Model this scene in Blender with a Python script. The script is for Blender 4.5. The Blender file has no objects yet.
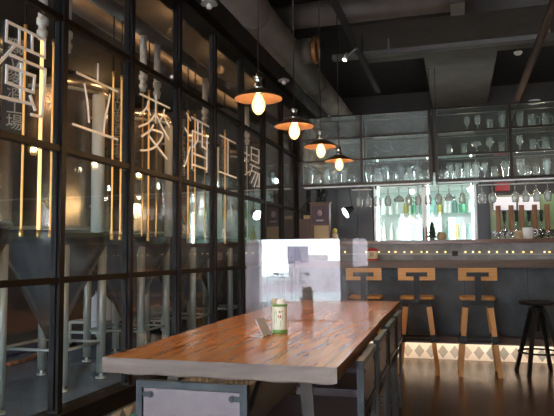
import bpy, bmesh, math, random
from mathutils import Vector, Matrix
random.seed(7)
C = bpy.context.scene.collection
PI = math.pi

# ------------------------------------------------------------------ camera model
FPX, YAW, PITCH, ROLL = 611.26, .2862, .0749, -.0086
CAM = Vector((0, 0, 1.16))
cy, sy, cp, sp = math.cos(YAW), math.sin(YAW), math.cos(PITCH), math.sin(PITCH)
FW = Vector((-sy*cp, cy*cp, sp)); R0 = Vector((cy, sy, 0)); U0 = R0.cross(FW)
RT = R0*math.cos(ROLL) + U0*math.sin(ROLL); UP = U0*math.cos(ROLL) - R0*math.sin(ROLL)
def at(x, y, ax, v):
    """world point seen at photo pixel (x, y) on the plane axis ax = v"""
    d = FW + RT*((x-277)/FPX) + UP*((208-y)/FPX)
    return CAM + d*((v-CAM[ax])/d[ax])

# ------------------------------------------------------------------ mesh helpers
def BM(): return bmesh.new()
def box(bm, x0, x1, y0, y1, z0, z1, M=None):
    vs = [Vector((x, y, z)) for z in (z0, z1) for y in (y0, y1) for x in (x0, x1)]
    if M: vs = [M @ v for v in vs]
    v = [bm.verts.new(p) for p in vs]
    for f in ((0,2,3,1),(4,5,7,6),(0,1,5,4),(2,6,7,3),(0,4,6,2),(1,3,7,5)):
        bm.faces.new([v[i] for i in f])
def frame_of(d):
    d = d.normalized(); a = Vector((0,0,1)) if abs(d.z) < .95 else Vector((1,0,0))
    u = d.cross(a).normalized(); return u, d.cross(u)
def cyl(bm, p0, p1, r0, r1=None, seg=16, caps=True):
    p0, p1 = Vector(p0), Vector(p1); r1 = r0 if r1 is None else r1
    u, w = frame_of(p1-p0)
    A = [bm.verts.new(p0+(u*math.cos(t)+w*math.sin(t))*r0) for t in [2*PI*i/seg for i in range(seg)]]
    B = [bm.verts.new(p1+(u*math.cos(t)+w*math.sin(t))*r1) for t in [2*PI*i/seg for i in range(seg)]]
    for i in range(seg):
        j = (i+1) % seg; f = bm.faces.new((A[i], B[i], B[j], A[j])); f.smooth = True
    if caps: bm.faces.new(A); bm.faces.new(B[::-1])
def bar(bm, p0, p1, w, t, w1=None, t1=None, ref=None):
    """square bar between two points, w wide across, t thick"""
    p0, p1 = Vector(p0), Vector(p1); w1 = w if w1 is None else w1; t1 = t if t1 is None else t1
    d = (p1-p0).normalized()
    a = Vector(ref) if ref else (Vector((0,0,1)) if abs(d.z) < .8 else Vector((0,1,0)))
    u = d.cross(a).normalized(); n = u.cross(d).normalized()
    A = [bm.verts.new(p0+u*sx*w/2+n*sn*t/2) for sx, sn in ((-1,-1),(1,-1),(1,1),(-1,1))]
    B = [bm.verts.new(p1+u*sx*w1/2+n*sn*t1/2) for sx, sn in ((-1,-1),(1,-1),(1,1),(-1,1))]
    for i in range(4):
        j = (i+1) % 4; bm.faces.new((A[i], A[j], B[j], B[i]))
    bm.faces.new(A[::-1]); bm.faces.new(B)
def lathe(bm, prof, c=(0,0,0), seg=24, flip=False):
    """prof: (r, z) pairs; revolve round the vertical through c"""
    rings = []
    for r, z in prof:
        if r < 1e-5: rings.append([bm.verts.new((c[0], c[1], c[2]+z))])
        else: rings.append([bm.verts.new((c[0]+r*math.cos(2*PI*i/seg), c[1]+r*math.sin(2*PI*i/seg), c[2]+z)) for i in range(seg)])
    for a, b in zip(rings, rings[1:]):
        for i in range(seg):
            j = (i+1) % seg
            q = [a[i % len(a)], a[j % len(a)], b[j % len(b)], b[i % len(b)]]
            q2 = []
            for v in q:
                if v not in q2: q2.append(v)
            if len(q2) > 2:
                f = bm.faces.new(q2); f.smooth = True
def tube(bm, pts, r, seg=8):
    for a, b in zip(pts, pts[1:]): cyl(bm, a, b, r, seg=seg)
def bez(p, n=14):
    p = [Vector(q) for q in p]; out = []
    P = [p[0]] + p + [p[-1]]
    for i in range(len(p)-1):
        a, b, c, d = P[i], P[i+1], P[i+2], P[i+3]
        for k in range(n):
            t = k/n
            out.append(.5*((2*b)+(c-a)*t+(2*a-5*b+4*c-d)*t*t+(3*b-a-3*c+d)*t**3))
    return out+[p[-1]]
def obj(name, bm, mat, parent=None, loc=None, bevel=0):
    if bevel:
        es = [e for e in bm.edges if len(e.link_faces) == 2 and e.calc_face_angle(0) > .6]
        bmesh.ops.bevel(bm, geom=es, offset=bevel, segments=2, affect='EDGES', profile=.5)
    bmesh.ops.recalc_face_normals(bm, faces=bm.faces)
    me = bpy.data.meshes.new(name); bm.to_mesh(me); bm.free()
    if mat: me.materials.append(mat)
    o = bpy.data.objects.new(name, me); C.objects.link(o)
    if parent: o.parent = parent
    if loc: o.location = loc
    return o
def tag(o, label, cat, group=None):
    o['label'] = label; o['category'] = cat
    if group: o['group'] = group
    return o
def thing(name, label, cat, loc=(0,0,0), rz=0, group=None):
    o = bpy.data.objects.new(name, None); C.objects.link(o); o.empty_display_size = .1
    o.location = loc; o.rotation_euler = (0, 0, rz)
    return tag(o, label, cat, group)
def struct(name, bm, mat, parent=None, bevel=0):
    o = obj(name, bm, mat, parent, bevel=bevel)
    if not parent: o['kind'] = 'structure'
    return o
def dup(root, loc, rz=None, label=None, group=None):
    r = root.copy(); C.objects.link(r); r.location = loc
    if rz is not None: r.rotation_euler = (0, 0, rz)
    if label: r['label'] = label
    if group: r['group'] = group
    for ch in list(root.children):
        c = ch.copy(); C.objects.link(c); c.parent = r
        for g in list(ch.children):
            d = g.copy(); C.objects.link(d); d.parent = c
    return r
ORD = 'first second third fourth fifth sixth seventh eighth ninth tenth eleventh twelfth thirteenth fourteenth fifteenth sixteenth seventeenth eighteenth nineteenth twentieth'.split()

# ------------------------------------------------------------------ materials
def mat(name, col=(.5,.5,.5), rough=.5, metal=0, noise=None, bump=0, bscale=40, aniso=0, coat=0, emit=None, estr=0, scale3=(1,1,1), spec=.5, cols=None):
    m = bpy.data.materials.new(name); m.use_nodes = True; nt = m.node_tree; b = nt.nodes['Principled BSDF']
    b.inputs['Base Color'].default_value = (*col, 1); b.inputs['Roughness'].default_value = rough
    b.inputs['Metallic'].default_value = metal; b.inputs['Specular IOR Level'].default_value = spec
    if coat: b.inputs['Coat Weight'].default_value = coat; b.inputs['Coat Roughness'].default_value = .15
    tc = nt.nodes.new('ShaderNodeTexCoord'); mp = nt.nodes.new('ShaderNodeMapping'); mp.inputs['Scale'].default_value = scale3
    nt.links.new(tc.outputs['Object'], mp.inputs['Vector'])
    if noise:                                    # (scale, second colour)
        nz = nt.nodes.new('ShaderNodeTexNoise'); nz.inputs['Scale'].default_value = noise[0]; nz.inputs['Detail'].default_value = 6
        nz.inputs['Roughness'].default_value = .65
        nt.links.new(mp.outputs[0], nz.inputs['Vector'])
        rp = nt.nodes.new('ShaderNodeValToRGB'); rp.color_ramp.elements[0].position = .32; rp.color_ramp.elements[1].position = .68
        rp.color_ramp.elements[0].color = (*col, 1); rp.color_ramp.elements[1].color = (*noise[1], 1)
        nt.links.new(nz.outputs[0], rp.inputs[0]); nt.links.new(rp.outputs[0], b.inputs['Base Color'])
    if bump:
        n2 = nt.nodes.new('ShaderNodeTexNoise'); n2.inputs['Scale'].default_value = bscale; n2.inputs['Detail'].default_value = 4
        nt.links.new(mp.outputs[0], n2.inputs['Vector'])
        bp = nt.nodes.new('ShaderNodeBump'); bp.inputs['Strength'].default_value = bump; bp.inputs['Distance'].default_value = .01
        nt.links.new(n2.outputs[0], bp.inputs['Height']); nt.links.new(bp.outputs[0], b.inputs['Normal'])
    if aniso:
        b.inputs['Anisotropic'].default_value = aniso
        tg = nt.nodes.new('ShaderNodeTangent'); tg.direction_type = 'RADIAL'; tg.axis = 'Z'
        nt.links.new(tg.outputs[0], b.inputs['Tangent'])
    if emit: b.inputs['Emission Color'].default_value = (*emit, 1); b.inputs['Emission Strength'].default_value = estr
    return m
def glass(name, tint=(1,1,1), base=.04, top=.96, power=5, rough=0.0, bump=0, bscale=60, body=0.0, bodycol=(.8,.85,.85), trans=0.0, scale3=(1,1,1)):
    """clear sheet: what passes straight through plus the mirror image, which grows at grazing angles"""
    m = bpy.data.materials.new(name); m.use_nodes = True; nt = m.node_tree; N = nt.nodes; L = nt.links
    N.remove(N['Principled BSDF']); out = N['Material Output']
    tr = N.new('ShaderNodeBsdfTransparent'); tr.inputs[0].default_value = (*tint, 1)
    gl = N.new('ShaderNodeBsdfGlossy'); gl.inputs['Roughness'].default_value = rough; gl.inputs[0].default_value = (1,1,1,1)
    lw = N.new('ShaderNodeLayerWeight'); lw.inputs[0].default_value = .5
    pw = N.new('ShaderNodeMath'); pw.operation = 'POWER'; pw.inputs[1].default_value = power; L.new(lw.outputs['Facing'], pw.inputs[0])
    ma = N.new('ShaderNodeMath'); ma.operation = 'MULTIPLY_ADD'; ma.inputs[1].default_value = top; ma.inputs[2].default_value = base
    ma.use_clamp = True; L.new(pw.outputs[0], ma.inputs[0])
    mx = N.new('ShaderNodeMixShader'); L.new(ma.outputs[0], mx.inputs[0]); L.new(gl.outputs[0], mx.inputs[2])
    inner = tr
    if body:
        df = N.new('ShaderNodeBsdfDiffuse'); df.inputs[0].default_value = (*bodycol, 1)
        tl = N.new('ShaderNodeBsdfTranslucent'); tl.inputs[0].default_value = (*bodycol, 1)
        m1 = N.new('ShaderNodeMixShader'); m1.inputs[0].default_value = trans; L.new(df.outputs[0], m1.inputs[1]); L.new(tl.outputs[0], m1.inputs[2])
        m2 = N.new('ShaderNodeMixShader'); m2.inputs[0].default_value = body; L.new(tr.outputs[0], m2.inputs[1]); L.new(m1.outputs[0], m2.inputs[2])
        inner = m2
    L.new(inner.outputs[0], mx.inputs[1]); L.new(mx.outputs[0], out.inputs[0])
    if bump:
        tc = N.new('ShaderNodeTexCoord'); mp = N.new('ShaderNodeMapping'); mp.inputs['Scale'].default_value = scale3
        vz = N.new('ShaderNodeTexVoronoi'); vz.inputs['Scale'].default_value = bscale
        L.new(tc.outputs['Object'], mp.inputs[0]); L.new(mp.outputs[0], vz.inputs['Vector'])
        bp = N.new('ShaderNodeBump'); bp.inputs['Strength'].default_value = bump; bp.inputs['Distance'].default_value = .01
        L.new(vz.outputs[0], bp.inputs['Height'])
        L.new(bp.outputs[0], gl.inputs['Normal'])
        if body: L.new(bp.outputs[0], df.inputs['Normal']); L.new(bp.outputs[0], tl.inputs['Normal'])
    return m
def wood(name, a, b, rough=.4, axis=1, plank=0, coat=.0, grain=9, dark=(.03,.012,.005), bmp=.06):
    m = mat(name, a, rough, coat=coat); nt = m.node_tree; N = nt.nodes; L = nt.links; bs = N['Principled BSDF']
    tc = N.new('ShaderNodeTexCoord'); mp = N.new('ShaderNodeMapping')
    s = [grain]*3; s[axis] = grain*.07; mp.inputs['Scale'].default_value = s
    L.new(tc.outputs['Object'], mp.inputs[0])
    nz = N.new('ShaderNodeTexNoise'); nz.inputs['Scale'].default_value = 2.2; nz.inputs['Detail'].default_value = 8; nz.inputs['Roughness'].default_value = .6
    nz.inputs['Distortion'].default_value = .6
    L.new(mp.outputs[0], nz.inputs['Vector'])
    rp = N.new('ShaderNodeValToRGB'); e = rp.color_ramp.elements; e[0].position = .3; e[1].position = .72
    e[0].color = (*a, 1); e[1].color = (*b, 1); L.new(nz.outputs[0], rp.inputs[0])
    last = rp.outputs[0]
    if plank:
        sx = N.new('ShaderNodeSeparateXYZ'); L.new(tc.outputs['Object'], sx.inputs[0])
        fr = N.new('ShaderNodeMath'); fr.operation = 'FRACT'; dv = N.new('ShaderNodeMath'); dv.operation = 'DIVIDE'; dv.inputs[1].default_value = plank
        L.new(sx.outputs[0 if axis == 1 else 2], dv.inputs[0]); L.new(dv.outputs[0], fr.inputs[0])
        gt = N.new('ShaderNodeMath'); gt.operation = 'LESS_THAN'; gt.inputs[1].default_value = .012; L.new(fr.outputs[0], gt.inputs[0])
        mx = N.new('ShaderNodeMixRGB'); mx.inputs[2].default_value = (*dark, 1); L.new(gt.outputs[0], mx.inputs[0]); L.new(last, mx.inputs[1]); last = mx.outputs[0]
    L.new(last, bs.inputs['Base Color'])
    bp = N.new('ShaderNodeBump'); bp.inputs['Strength'].default_value = bmp; bp.inputs['Distance'].default_value = .003
    L.new(nz.outputs[0], bp.inputs['Height']); L.new(bp.outputs[0], bs.inputs['Normal'])
    return m
def diamonds(name, ax):
    """white strip of square tiles set with grey, blue and beige diamonds; ax = the coordinate along the strip"""
    m = mat(name, (.7,.68,.62), .35); nt = m.node_tree; N = nt.nodes; L = nt.links; bs = N['Principled BSDF']
    tc = N.new('ShaderNodeTexCoord'); sx = N.new('ShaderNodeSeparateXYZ'); L.new(tc.outputs['Object'], sx.inputs[0])
    def mth(op, a, b=None, c=None):
        n = N.new('ShaderNodeMath'); n.operation = op
        for i, v in enumerate((a, b, c)):
            if v is None: continue
            if isinstance(v, (int, float)): n.inputs[i].default_value = v
            else: L.new(v, n.inputs[i])
        return n.outputs[0]
    u = mth('DIVIDE', sx.outputs[ax], .125); w = mth('DIVIDE', sx.outputs[2], .165)
    fu = mth('ABSOLUTE', mth('SUBTRACT', mth('FRACT', u), .5)); fw = mth('ABSOLUTE', mth('SUBTRACT', mth('FRACT', w), .5))
    inside = mth('LESS_THAN', mth('ADD', fu, fw), .44)
    cell = mth('FLOOR', u); wn = N.new('ShaderNodeTexWhiteNoise'); wn.noise_dimensions = '1D'; L.new(cell, wn.inputs['W'])
    rp = N.new('ShaderNodeValToRGB'); rp.color_ramp.interpolation = 'CONSTANT'; e = rp.color_ramp.elements
    e[0].color = (.36,.36,.34,1); e[1].position = .3; e[1].color = (.22,.26,.31,1)
    k = e.new(.5); k.color = (.45,.43,.38,1); k = e.new(.75); k.color = (.30,.33,.33,1)
    L.new(wn.outputs[0], rp.inputs[0])
    mx = N.new('ShaderNodeMixRGB'); mx.inputs[1].default_value = (.78,.76,.7,1); L.new(inside, mx.inputs[0]); L.new(rp.outputs[0], mx.inputs[2])
    L.new(mx.outputs[0], bs.inputs['Base Color'])
    return m

M = {}
M['steel_dark'] = mat('dark_steel', (.035,.034,.034), .38, .6, noise=(14,(.06,.045,.035)))
M['frame_rust'] = mat('blackened_steel_frame', (.009,.009,.010), .55, 0, noise=(9,(.017,.012,.009)), spec=.12)
M['chair_steel'] = mat('raw_steel', (.022,.024,.026), .38, .25, noise=(18,(.042,.045,.050)), spec=.35)
M['black'] = mat('black_metal', (.012,.012,.013), .45, .3)
M['matt_black'] = mat('matt_black', (.018,.018,.020), .7)
M['wood_table'] = wood('table_wood', (.36,.135,.038), (.64,.285,.085), .26, 1, plank=.24, coat=.3, grain=10, bmp=.008)
M['wood_edge'] = wood('cut_edge_wood', (.09,.058,.045), (.30,.21,.17), .6, 0, grain=5)
M['wood_side'] = wood('live_edge_wood', (.22,.09,.03), (.42,.19,.065), .5, 1, grain=10)
M['wood_stool'] = wood('oiled_oak', (.46,.19,.035), (.66,.32,.075), .42, 2, grain=14)
M['wood_stool_x'] = wood('oiled_oak_board', (.48,.20,.038), (.66,.33,.08), .42, 0, grain=14)
M['wood_bar'] = wood('dark_bar_wood', (.10,.038,.022), (.23,.095,.055), .35, 0, grain=8, coat=.2)
M['wood_counter'] = wood('worn_bar_wood', (.065,.035,.020), (.17,.10,.06), .45, 0, grain=7)
M['wood_tap'] = wood('tap_wood', (.12,.045,.015), (.26,.11,.04), .4, 2, grain=20)
M['leather'] = mat('brown_leather', (.15,.105,.115), .36, bump=.15, bscale=160, noise=(6,(.20,.145,.155)))
M['concrete'] = mat('dark_concrete', (.016,.018,.021), .45, noise=(3.2,(.085,.09,.098)), bump=.25, bscale=14)
M['bar_face'] = mat('bar_face_concrete', (.14,.138,.145), .5, noise=(5,(.29,.28,.295)), bump=.2, bscale=20)
M['ceiling'] = mat('dark_ceiling_paint', (.10,.095,.09), .9, noise=(2.5,(.15,.14,.13)))
M['ceiling_dark'] = mat('black_ceiling_void', (.010,.010,.010), .9)
M['soffit'] = mat('grey_soffit', (.075,.07,.065), .85, noise=(3,(.11,.102,.095)))
M['duct'] = mat('painted_duct', (.15,.135,.12), .55, .2, noise=(5,(.20,.18,.16)))
M['floor'] = mat('polished_dark_floor', (.060,.034,.020), .24, noise=(1.8,(.10,.06,.036)), bump=.03, bscale=6)
M['brew_floor'] = mat('sealed_grey_floor', (.16,.22,.30), .22, noise=(2.2,(.22,.29,.38)))
M['wall_dark'] = mat('dark_wall', (.032,.030,.032), .6, noise=(2,(.05,.046,.048)))
M['wall_warm'] = mat('brew_room_wall', (.085,.065,.05), .7, noise=(1.4,(.12,.095,.075)))
M['panel_dark'] = mat('black_cabinet_panel', (.045,.045,.055), .35)
M['tile_x'] = diamonds('diamond_tiles', 0)
M['tile_y'] = diamonds('diamond_tiles_kerb', 1)
M['glass'] = glass('window_glass', (.93,.95,.95), .035, .9, 5)
M['acrylic'] = glass('clear_acrylic', (.97,.97,.98), .045, .9, 5, body=.03, bodycol=(.9,.9,.95))
M['ware'] = glass('drinking_glass', (.95,.97,.97), .10, .85, 1.7, rough=.05, body=.30, bodycol=(.92,.96,.95), trans=.5)
M['shelf_glass'] = glass('shelf_board_glass', (.90,.94,.92), .05, .8, 4)
M['pattern_glass'] = glass('hammered_glass', (.80,.86,.86), .06, .8, 4, rough=.12, bump=.6, bscale=55, body=.17, bodycol=(.55,.60,.60), trans=.75)
M['ribbed_glass'] = glass('faintly_textured_glass', (.88,.92,.91), .05, .8, 4, rough=.08, bump=.15, bscale=40, body=.07, bodycol=(.55,.60,.58), trans=.7)
M['stainless'] = mat('brushed_stainless_tank', (.50,.47,.44), .27, 1, aniso=.75)
M['stainless_leg'] = mat('stainless_tube', (.56,.62,.59), .38, .5)
M['chrome'] = mat('bright_chrome', (.75,.75,.75), .12, 1)
M['silver'] = mat('silver_plate', (.62,.62,.61), .4, .5)
M['brass'] = mat('brass_pipe', (.75,.46,.16), .28, 1)
M['pipe_white'] = mat('white_plastic_fitting', (.62,.58,.50), .5)
M['white_letter'] = mat('white_letter', (.86,.90,.94), .6)
M['shade_out'] = mat('bronzed_shade', (.07,.04,.025), .4, .6)
M['shade_in'] = mat('shade_lining', (.024,.009,.003), .55)
def bulb_glass():
    m = bpy.data.materials.new('lit_bulb_glass'); m.use_nodes = True; N = m.node_tree.nodes; L = m.node_tree.links; N.remove(N['Principled BSDF'])
    t_ = N.new('ShaderNodeBsdfTransparent'); t_.inputs[0].default_value = (1,.93,.8,1); e_ = N.new('ShaderNodeEmission'); e_.inputs[0].default_value = (1,.62,.22,1); e_.inputs[1].default_value = 1.9
    a_ = N.new('ShaderNodeAddShader'); L.new(t_.outputs[0], a_.inputs[0]); L.new(e_.outputs[0], a_.inputs[1]); L.new(a_.outputs[0], N['Material Output'].inputs[0]); return m
M['bulb'] = bulb_glass()
M['filament'] = mat('glowing_filament', (1,.8,.5), .3, emit=(1,.72,.36), estr=30)
M['ledge'] = mat('worn_ledge', (.17,.105,.08), .6, noise=(6,(.11,.07,.055)))
M['tube'] = mat('amber_highlight_glow', (1,.6,.2), .3, emit=(1,.42,.08), estr=.38)  # glow stands for gold highlights on the drop pipes
M['tube2'] = mat('bright_amber_highlight_glow', (1,.7,.3), .3, emit=(1,.58,.20), estr=1.7)  # stronger glow for the brightest highlight line
M['fairy'] = mat('lit_fairy_bulb', (1,.8,.4), .3, emit=(1,.76,.30), estr=4)
M['shelf_led'] = mat('dim_led_profile', (.9,.9,.9), .4, emit=(.9,.95,1), estr=.2)
M['led'] = mat('lit_led_strip', (1,.9,.8), .3, emit=(1,.74,.52), estr=25)
M['cool_led'] = mat('lit_cooler_tube', (1,1,1), .3, emit=(.92,1,.97), estr=13)
M['lightbox'] = mat('lit_menu_panel', (.8,.78,.8), .4, emit=(.92,.84,.94), estr=.42)
M['red'] = mat('red_paint', (.45,.02,.02), .45, noise=(8,(.6,.05,.04)))
M['cream'] = mat('cream_label', (.86,.84,.70), .5, noise=(9,(.80,.80,.62)))
M['green'] = mat('green_band', (.16,.34,.08), .45)
M['white'] = mat('white_paper', (.82,.80,.78), .7)
M['tan'] = mat('tan_card', (.52,.40,.24), .7)
M['brownbox'] = mat('brown_box_board', (.10,.062,.05), .6, noise=(8,(.14,.09,.075)))
M['leaf'] = mat('dark_leaf', (.012,.03,.016), .6, noise=(30,(.02,.055,.025)))
M['tapwall'] = mat('tap_wall_tiles', (.17,.40,.19), .3, noise=(2.4,(.52,.46,.24)))
M['label_plate'] = mat('dark_tank_plate', (.035,.035,.035), .5)
M['label_text'] = mat('grey_tank_text', (.42,.38,.32), .5)
M['teal'] = mat('teal_plastic', (.10,.42,.42), .4)
M['hose_or'] = mat('orange_hose', (.42,.16,.06), .5)
M['hose_pu'] = mat('purple_hose', (.07,.05,.20), .5)
M['sack'] = mat('white_sack', (.6,.64,.70), .8, bump=.5, bscale=14)
M['pale_pipe'] = mat('pale_sleeve', (.80,.84,.78), .45, noise=(2.5,(.70,.74,.68)), scale3=(4,4,.5))
M['lilac_sheet'] = glass('lilac_window_sheet', body=.75, bodycol=(.66,.58,.70), trans=.9)
M['lilac'] = mat('lilac_poster', (.50,.44,.52), .7)
M['pinkwall'] = mat('pale_pink_render', (.68,.56,.60), .9, noise=(.6,(.74,.62,.64)))
M['pave'] = mat('pale_paving', (.68,.67,.67), .9, noise=(.8,(.78,.76,.76)))
M['tray'] = mat('grey_tray_metal', (.15,.145,.14), .6)
M['greylamp'] = mat('grey_enamel', (.34,.35,.34), .5)
M['lit_ring'] = mat('orange_lit_ring', (.42,.20,.07), .4, .6)  # orange light on the duct rim put into its colour
M['rust'] = mat('rusty_brown_pipe', (.11,.055,.035), .7, noise=(7,(.07,.04,.03)))
M['screen'] = mat('dark_glass_screen', (.02,.02,.025), .15)
M['purple_dark'] = mat('dark_plum_print', (.07,.045,.075), .5)

# ------------------------------------------------------------------ room shell
XW = -1.845                    # plane of the glass partition
PY0, PW, NP = 2.527, .651, 8   # posts along it
ZR = (.42, 1.043, 1.676, 2.322, 2.96)
CEIL = 3.65
XL, XR, YF, YB = -6.4, 3.8, -2.5, 9.6

b = BM(); box(b, XW-.07, XR, YF, YB, -.12, 0); struct('floor', b, M['floor'])
b = BM(); box(b, XL, XW-.07, YF, YB, -.12, 0); struct('floor_brewery', b, M['brew_floor'])
b = BM(); box(b, XL, XR, YF, YB, CEIL, CEIL+.12); struct('ceiling', b, M['ceiling_dark'])
b = BM(); box(b, XL, XR, YB, YB+.12, -.12, CEIL+.12); struct('wall_back', b, M['wall_dark'])
b = BM(); box(b, XR, XR+.12, YF-.12, YB+.12, -.12, CEIL+.12); struct('wall_right', b, M['wall_dark'])
b = BM(); box(b, XL-.12, XL, YF-.12, YB+.12, -.12, CEIL+.12); struct('wall_far_left', b, M['wall_warm'])
# front wall (behind the camera) with its window openings
OPEN = [(-6.1, -2.5, .25, 2.7), (-2.25, -.42, .12, 2.45), (-.30, .55, .9, 2.3)]
b = BM(); xs = [XL]
for (x0, x1, z0, z1) in OPEN:
    box(b, xs[-1], x0, YF-.12, YF, -.12, CEIL+.12); box(b, x0, x1, YF-.12, YF, -.12, z0); box(b, x0, x1, YF-.12, YF, z1, CEIL+.12); xs.append(x1)
box(b, xs[-1], XR, YF-.12, YF, -.12, CEIL+.12)
struct('wall_front', b, M['wall_dark'])
for k, (x0, x1, z0, z1) in enumerate(OPEN):
    e = bpy.data.objects.new('window_%d' % (20+k), None); C.objects.link(e); e['kind'] = 'structure'
    b = BM(); t = .045
    box(b, x0, x0+t, YF-.1, YF-.02, z0, z1); box(b, x1-t, x1, YF-.1, YF-.02, z0, z1)
    box(b, x0, x1, YF-.1, YF-.02, z0, z0+t); box(b, x0, x1, YF-.1, YF-.02, z1-t, z1)
    obj('window_frame', b, M['frame_rust'], e)
    b = BM(); box(b, x0+t, x1-t, YF-.066, YF-.058, z0+t, z1-t); obj('pane', b, M['glass'], e)

# ------------------------------------------------------------------ glass partition: kerb, header, one framed window per bay
b = BM(); box(b, XW-.07, XW+.045, PY0-3*PW, 9.6, 0, .33); struct('wall_left', b, M['tile_y'])
b = BM(); box(b, XW-.08, XW+.055, PY0-3*PW, 9.6, .33, .42); struct('trim_1', b, M['frame_rust'])
b = BM(); box(b, XW-.07, XW+.05, YF, 9.6, 2.99, CEIL); struct('wall_header_left', b, M['ceiling'])
b = BM(); box(b, XW-.09, XW+.075, YF, 9.6, 2.92, 2.995); struct('trim_2', b, M['frame_rust'])
n = 0
for k in range(-3, NP+3):
    n += 1
    y0 = PY0+PW*k; y1 = y0+PW
    if y1 > YB: break
    e = bpy.data.objects.new('window_%d' % n, None); C.objects.link(e); e['kind'] = 'structure'
    b = BM(); pw = .018
    box(b, XW-.026, XW+.028, y1-pw, y1+pw, ZR[0], 2.93)
    if k == -3: box(b, XW-.026, XW+.028, y0-pw, y0+pw, ZR[0], 2.93)
    for z in ZR[1:4]: box(b, XW-.022, XW+.022, y0+pw, y1-pw, z-.015, z+.015)
    # slim glazing beads round each opening
    for za, zb in zip(ZR, ZR[1:]):
        for ya, yb in ((y0+pw, y0+pw+.012), (y1-pw-.012, y1-pw)): box(b, XW-.012, XW+.012, ya, yb, za+.015, zb-.015)
    obj('window_frame', b, M['frame_rust'], e)
    for za, zb in zip(ZR, ZR[1:]):
        b = BM(); box(b, XW-.003, XW+.003, y0+pw+.012, y1-pw-.012, za+.016, zb-.016); obj('pane', b, M['glass'], e)

# ------------------------------------------------------------------ sign characters on the glass (strokes measured on the glass plane)
CH = {
 'du': [[(-26,14),(-20,30),(-34,46)],[(-14,20),(-22,34),(-36,48)],[(-24,40),(-16,60),(-18,100),(-30,98)],[(-16,62),(-36,80)],
        [(7,21.4),(44.5,40),(44.5,57.5),(6,40.6),(7,21.4)],[(19.2,28),(19.2,46)],[(31.9,34.6),(31.9,51.5)],
        [(14.4,46),(0,61.8),(-8,70)],[(9.6,54.6),(45,69.6),(44,90),(41.5,117),(30.6,114.4)],
        [(6.6,66),(34.3,76.2),(33,92.5),(6,82.3),(6.6,66)],[(21,63),(20.4,99.5)],[(-8,95),(1.2,97),(31.8,104.2)],[(29.4,95.2),(34.9,110.8)]],
 'li': [[(98,63.4),(97.7,80.8)],[(76.4,72.4),(117.9,91.7)],[(84.2,83.2),(87.4,102),(89,122.8)],[(110,94),(108.7,102),(105,118),(103.5,134.5)],[(72.2,124),(117.9,139.7)]],
 'mai': [[(139.8,93.7),(170.1,108.3)],[(156,94.8),(155.5,123.5)],[(147.9,101.3),(146.6,107.4),(139.8,115.3)],[(146.8,107.6),(150.6,115.3)],
         [(164.5,109.4),(162.7,115.4),(159.8,120.8)],[(163.2,115),(169.5,127.3)],[(155.5,113.7),(148.4,122.4),(138.7,126.7)],[(156,114.5),(162.5,128.3),(169,139.5)],
         [(153.3,124.9),(149.5,130.8),(141.4,136.3)],[(151.1,129.2),(162.5,134.1),(156,145.5),(148.4,149.8),(140.3,150.3)],[(149,136.3),(156,145.5),(166.8,159)]],
 'jiu': [[(186.6,112.8),(190.8,120.6)],[(184.8,127.8),(189.6,135.6)],[(190.2,146.6),(185.4,164.6)],[(191.4,117),(208.8,126.6)],
         [(192,168.8),(192.6,130.8),(207,136.9),(206.7,172.5)],[(197.8,121),(197.8,139.9),(193.8,147)],[(202.2,123.4),(202.2,146.5),(206.7,149.2)],
         [(192.6,153.2),(206.7,158.6)],[(192.6,164.6),(206.7,169.4)]],
 'gong': [[(219.7,135),(235.9,143.5)],[(228,139.9),(228,174.5)],[(219,171.5),(236.5,177.9)]],
 'chang': [[(246.9,146),(246.6,172.6)],[(244.9,153),(249.6,155.6)],[(244.9,175),(250,171)],[(251.4,147.2),(258.9,150),(258.9,163.5),(251.4,159.9),(251.4,147.2)],
           [(251.4,153.6),(258.9,156.6)],[(250.3,164.3),(259.8,168.5)],[(252.6,166),(249.6,175.5)],[(252,170.6),(259.2,173.9),(259,187),(257,186)],[(255.6,172.8),(251.2,183)],[(258,174),(254,187)]],
}
def ribbon(b, P, wd, th, off):
    """one flat stroke with mitred corners in the plane of the glass"""
    closed = (P[0]-P[-1]).length < 1e-4
    Q = [Vector((p.y, p.z)) for p in (P[:-1] if closed else P)]; n_ = len(Q); A = []; B_ = []
    for i, q in enumerate(Q):
        d0 = (q-Q[i-1]).normalized() if (i > 0 or closed) else None
        d1 = (Q[(i+1) % n_]-q).normalized() if (i < n_-1 or closed) else None
        d0 = d0 or d1; d1 = d1 or d0
        m = Vector((-(d0+d1).y, (d0+d1).x)).normalized(); nn = Vector((-d0.y, d0.x)); k_ = wd/2/max(.35, m.dot(nn))
        A.append(q+m*k_); B_.append(q-m*k_)
    def V(q, x): return b.verts.new((x, q.x, q.y))
    fa = [V(q, th) for q in A]; fb = [V(q, th) for q in B_]; ba = [V(q, -.0015) for q in A]; bb = [V(q, -.0015) for q in B_]
    for i in range(n_ if closed else n_-1):
        j = (i+1) % n_
        b.faces.new((fa[i], fa[j], fb[j], fb[i])); b.faces.new((ba[i], bb[i], bb[j], ba[j]))
        b.faces.new((fa[i], ba[i], ba[j], fa[j])); b.faces.new((fb[i], fb[j], bb[j], bb[i]))
    if not closed:
        b.faces.new((fa[0], fb[0], bb[0], ba[0])); b.faces.new((fa[-1], ba[-1], bb[-1], fb[-1]))
lab = {'du': 'partly cut off by the picture edge, leftmost', 'li': 'of five simple strokes above the near table corner', 'mai': 'of many crossing sweeps, third along',
       'jiu': 'with three drops beside a jar shape, fourth along', 'gong': 'shaped like a capital I, fifth along', 'chang': 'small and last, nearest the bar'}
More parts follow.
